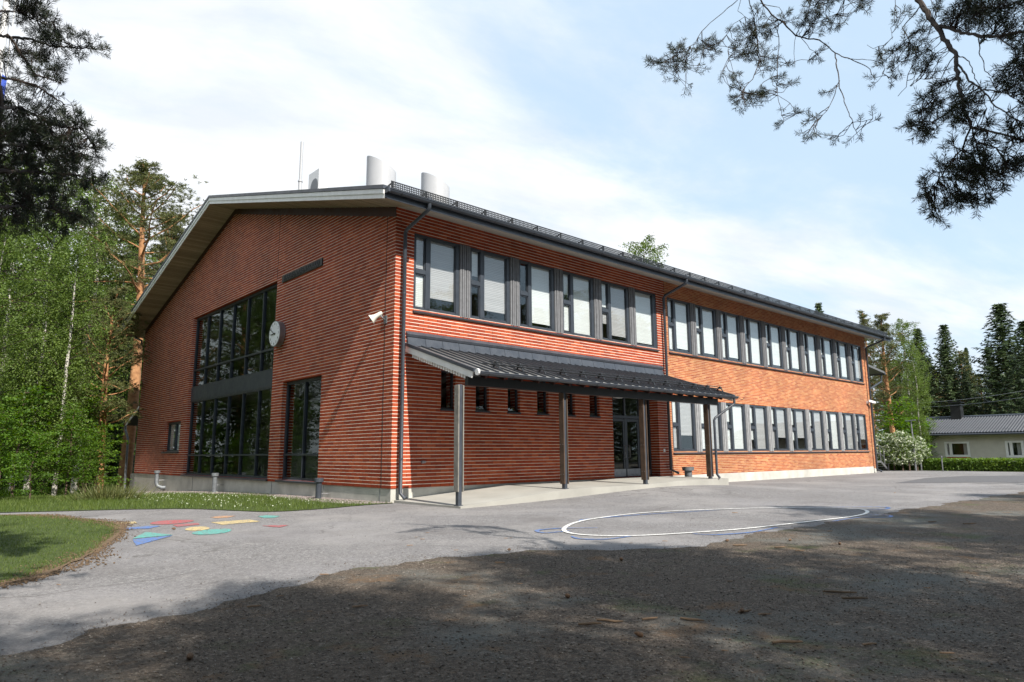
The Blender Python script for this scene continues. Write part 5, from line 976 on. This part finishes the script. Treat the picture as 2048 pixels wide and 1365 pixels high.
a = MB(ho); a.hexa([(x_e, ya_, z_e-.12), (x_r, ya_, z_r-.12), (x_r, yb_, z_r-.12), (x_e, yb_, z_e-.12)], [(x_e, ya_, z_e-.05), (x_r, ya_, z_r-.05), (x_r, yb_, z_r-.05), (x_e, yb_, z_e-.05)]); a.hexa([(x_r, ya_, z_r-.12), (HX+8.5, ya_, z_e-.12), (HX+8.5, yb_, z_e-.12), (x_r, yb_, z_r-.12)], [(x_r, ya_, z_r), (HX+8.5, ya_, z_e), (HX+8.5, yb_, z_e), (x_r, yb_, z_r)])
a.bar((x_e, ya_+.03, z_e-.02), (x_r, ya_+.03, z_r-.0), .06, .2); a.tube([(x_r, ya_, z_r+.03), (x_r, yb_, z_r+.03)], .1, 8); a.build('roof_edge', M['metal'], rfh)
a = MB(ho); gutter_r = .07; a.tube([(x_e-.07, ya_, z_e-.1), (x_e-.07, yb_, z_e-.1)], .07, 8); a.tube([(x_e-.05, hy+.3, z_e-.15), (HX-.1, hy+.12, z_e-.55), (HX-.1, hy+.12, -.6)], .06, 8); a.build('gutter', M['metal'], rfh, True)
c_, d_ = P(1905, 836, 0, HX+3.7), P(1922, 806, 0, HX+3.7); a = MB(ho); a.box(HX+3.3, d_[1], c_[2]-.5, HX+4.1, c_[1], d_[2]-.1); a.box(HX+3.2, d_[1]-.08, d_[2]-.22, HX+4.2, c_[1]+.08, d_[2]-.14); a.box(HX+3.2, d_[1]-.1, d_[2]+.0, HX+4.2, c_[1]+.1, d_[2]+.07)
a.build('chimney', M['black'], rfh)
# street things on the right
pb_ = P(1832, 941, 0, 36.4); pt_ = P(1826, 843, 0, 36.4); LP = thing('street_lamp', 'thin galvanised lamp post by the hedge left of the grey house', 'street lamp', (36.4, pb_[1], 0)); lo = (36.4, pb_[1], 0)
a = MB(lo); a.tube([(36.4, pb_[1], -.05), (36.4, pb_[1], 1.2), (36.4, pb_[1], pt_[2])], [.06, .055, .035], 10); a.build('pole', M['galv'], LP, True); a = MB(lo); a.bar((36.4, pb_[1]+.32, pt_[2]+.02), (36.4, pb_[1]-.25, pt_[2]+.06), .13, .06); a.build('lamp_head', M['dgalv'], LP, bevel=.02)
q = P(1843, 938, 0, 36.7); qt = P(1843, 912, 0, 36.7); MP_ = thing('utility_post', 'short grey post with a square meter box before the hedge', 'post', (36.7, q[1], 0)); mo = (36.7, q[1], 0); a = MB(mo); a.tube([(36.7, q[1], -.05), (36.7, q[1], qt[2]-.1)], .04, 8); a.build('pole', M['galv'], MP_, True); a = MB(mo); a.box(36.62, q[1]-.09, qt[2]-.14, 36.78, q[1]+.09, qt[2]+.06); a.build('meter_box', M['white'], MP_, bevel=.01)
q = P(1886, 943, 0, 35.4); qt = P(1885, 914, 0, 35.4); a = MB(); a.tube([(35.4, q[1], -.05), (35.4, q[1], qt[2])], .03, 8); a.tube([(35.4, q[1], qt[2]-.1), (35.4, q[1], qt[2]+.06)], .045, 8); tag(a.build('marker_post', M['galv'], None, True), 'plain thin grey stake before the hedge below the house window', 'post')
for i, (l, r_, lab) in enumerate((((1700, 806), (2100, 772), 'upper overhead power line crossing in front of the conifers'), ((1700, 812), (2100, 786), 'lower overhead power line crossing in front of the conifers'))):
    A_, B_ = at(*l, 66), at(*r_, 60); a = MB(); a.tube([A_+(B_-A_)*t-np.array([0, 0, .5*4*t*(1-t)]) for t in np.linspace(0, 1, 20)], .012, 5); tag(a.build('power_line', M['galv'], None), lab, 'wire')
# ------------------------------------------------------------------ litter on the ground
def gz(x, y): return G(x, y)
tm = vary('dry_twig', (.14, .095, .06), .85, 0, .3, 20); tm2 = vary('bark_chip', (.24, .16, .10), .85, 0, .25, 25); cone = vary('pine_cone', (.12, .07, .04), .85, 0, .4, 60, .004, 80)
TW = [(845, 1081, 9), (820, 1094, 11), (855, 1068, 7), (912, 1103, 8), (1000, 1129, 18), (648, 1153, 15), (1012, 1079, 7), (1022, 1078, 5), (832, 1077, 5), (1262, 1089, 8), (720, 1218, 26), (508, 1218, 22), (1300, 1243, 30), (1460, 1166, 10), (1740, 1295, 24), (1490, 1228, 30), (1370, 1323, 18), (1575, 1293, 50), (1940, 1050, 26), (1865, 1046, 20), (1480, 1094, 24), (1790, 987, 6), (1530, 1234, 22), (117, 1174, 11), (1895, 1314, 20), (1450, 1308, 12), (1180, 1255, 40), (1220, 1248, 45), (1385, 1245, 40), (1680, 1190, 50), (1710, 1202, 40), (1560, 1098, 20), (930, 1197, 8), (1040, 1172, 9), (760, 1166, 8), (620, 1227, 10), (560, 1196, 12), (1600, 1105, 15), (1470, 1028, 10), (1330, 1085, 9), (1855, 1180, 10), (1660, 1065, 10)]
for i, (px, py, L_) in enumerate(TW):
    x, y = hit(px, py); dist = math.hypot(x-CAM[0], y-CAM[1]); ln = L_/FPX*dist*1.1; an = math.atan2(rt[1], rt[0])+rg.uniform(-.6, .6); d = np.array([math.cos(an), math.sin(an), 0])*ln/2; r_ = max(.003, min(.010, ln*.07)); chip = L_/FPX*dist < .12; z_ = gz(x, y)+.012
    c = np.array([x, y, z_+r_*.8]); a = MB((x, y, z_)); pts = [c-d, c-d*.3+rg.normal(size=3)*np.array([1, 1, .2])*ln*.04, c+d*.35+rg.normal(size=3)*np.array([1, 1, .2])*ln*.04, c+d]
    a.tube(pts, [r_*.8, r_, r_*.9, r_*.5], 6)
    o = a.build('twig', tm2 if chip else tm, None, True); o.location = (x, y, z_)
    tag(o, 'small dry twig or bark chip lying loose on the yard', 'twig', 'twigs and bark chips scattered on the yard')
for i, (px, py, r_) in enumerate(((379, 1325, .02), (1485, 1230, .018), (1278, 1278, .016), (1680, 1092, .017), (1018, 1104, .016), (1455, 1085, .016), (1580, 1084, .016), (347, 1061, .018), (1243, 1124, .02), (1135, 1199, .02))):
    x, y = hit(px, py); z_ = gz(x, y)+.012; a = MB((x, y, z_)); ax = unit(np.array([rg.normal(), rg.normal(), .1])); a.lathe((x, y, z_+r_*.8), [(-.03, .006), (-.024, .014), (-.01, r_), (.005, r_*.95), (.02, r_*.6), (.03, .004)], 9, ax)
    o = a.build('pine_cone', cone, None); o.location = (x, y, z_); tag(o, 'brown pine cone lying on the yard', 'pine cone', 'pine cones on the yard')
def stones(name, n, gen, s0, s1, m, label):
    ico = np.array([(0, 0, 1), (.9, 0, .25), (.28, .85, .2), (-.73, .53, .25), (-.73, -.53, .2), (.28, -.85, .25), (0, 0, -.6)]); fc = [(0, 1, 2), (0, 2, 3), (0, 3, 4), (0, 4, 5), (0, 5, 1), (6, 2, 1), (6, 3, 2), (6, 4, 3), (6, 5, 4), (6, 1, 5)]
    x, y = gen(n); n = len(x); z = np.array([G(a_, b_) for a_, b_ in zip(x, y)])+.008; s = s0+(s1-s0)*rg.random(n)**3; an = rg.uniform(0, 6.28, n); sx = rg.uniform(.7, 1.3, (n, 3))*np.array([1, 1, .65])
    v = ico[None]*(1+rg.normal(size=(n, 7, 3))*.12)*sx[:, None, :]; c_, s_q = np.cos(an)[:, None], np.sin(an)[:, None]; vx = v[..., 0]*c_-v[..., 1]*s_q; vy = v[..., 0]*s_q+v[..., 1]*c_; v = np.stack([vx, vy, v[..., 2]], -1)*s[:, None, None]+np.stack([x, y, z], 1)[:, None, :]
    F = (np.array(fc)[None]+np.arange(n)[:, None, None]*7).reshape(-1, 3); o = link(name, npmesh(name, v.reshape(-1, 3), F), m); return tag(o, label, 'gravel', kind='stuff')
def mat_stone():
    m, t, b, L = newmat('loose_stones'); ge = nn(t, 'ShaderNodeNewGeometry'); cr = nn(t, 'ShaderNodeValToRGB'); L(ge.outputs['Random Per Island'], cr.inputs[0]); e = cr.color_ramp.elements; e[0].color = (.07, .058, .048, 1); e[1].color = (.34, .31, .27, 1)
    for p, c in ((.3, (.10, .085, .075, 1)), (.6, (.14, .105, .08, 1)), (.85, (.17, .15, .13, 1))): k = e.new(p); k.color = c
    L(cr.outputs[0], b.inputs['Base Color']); b.inputs['Roughness'].default_value = .85; return m
ms = mat_stone(); gpoly = [tuple(q) for q in e_]+[(40, -60), (-40, -60)]
def gen_g(n):
    d = 1.2+rg.random(n*2)**1.3*11; an = YAW+rg.uniform(-.72, .72, n*2); x = CAM[0]+d*np.sin(an); y = CAM[1]+d*np.cos(an); k = inpoly(x, y, gpoly); return x[k][:n], y[k][:n]
stones('gravel_stones', 60000, gen_g, .002, .011, ms, 'loose crushed stone lying over the gravel yard')
def gen_e(n):
    q = np.array(e_); i = rg.integers(0, len(q)-1, n); p = q[i]+(q[i+1]-q[i])*rg.random(n)[:, None]+rg.normal(size=(n, 2))*np.array([.12, .28]); k = p[:, 0] < 16; return p[k, 0], p[k, 1]
stones('gravel_stones', 6000, gen_e, .002, .009, ms, 'stones strewn along the seam of asphalt and gravel')
def gen_l(n):
    q = np.array(l_); i = rg.integers(6, len(q)-22, n); p = q[i]+(q[i+1]-q[i])*rg.random(n)[:, None]+rg.normal(size=(n, 2))*(.04+.07*np.abs(np.sin(i*.31)+np.sin(i*.13)))[:, None]; return p[:, 0], p[:, 1]
stones('needle_litter', 14000, gen_l, .004, .02, M['edge'], 'brown needle litter and crumbs along the lawn edge')
def gen_p(n):
    q = np.array(g_); i = rg.integers(0, len(q)-1, n); p = q[i]+(q[i+1]-q[i])*rg.random(n)[:, None]; f = rg.random(n); p[:, 0] *= f; return p[:, 0], p[:, 1]
stones('plinth_stones', 9000, gen_p, .008, .03, M['pale'], 'pale stones of the gravel bed along the plinth')
def gen_a(n):
    x = rg.uniform(-8.5, 20, n*2); y = rg.uniform(-9.5, -.5, n*2); k = inpoly(x, y, yard); return x[k][:n], y[k][:n]
stones('yard_grit', 5000, gen_a, .002, .009, ms, 'fine grit and crumbs scattered over the asphalt')
for pr in PB+PP+PS+PM:
    if id(pr) not in used:
        for ch in list(pr.children): bpy.data.objects.remove(ch)
        bpy.data.objects.remove(pr)
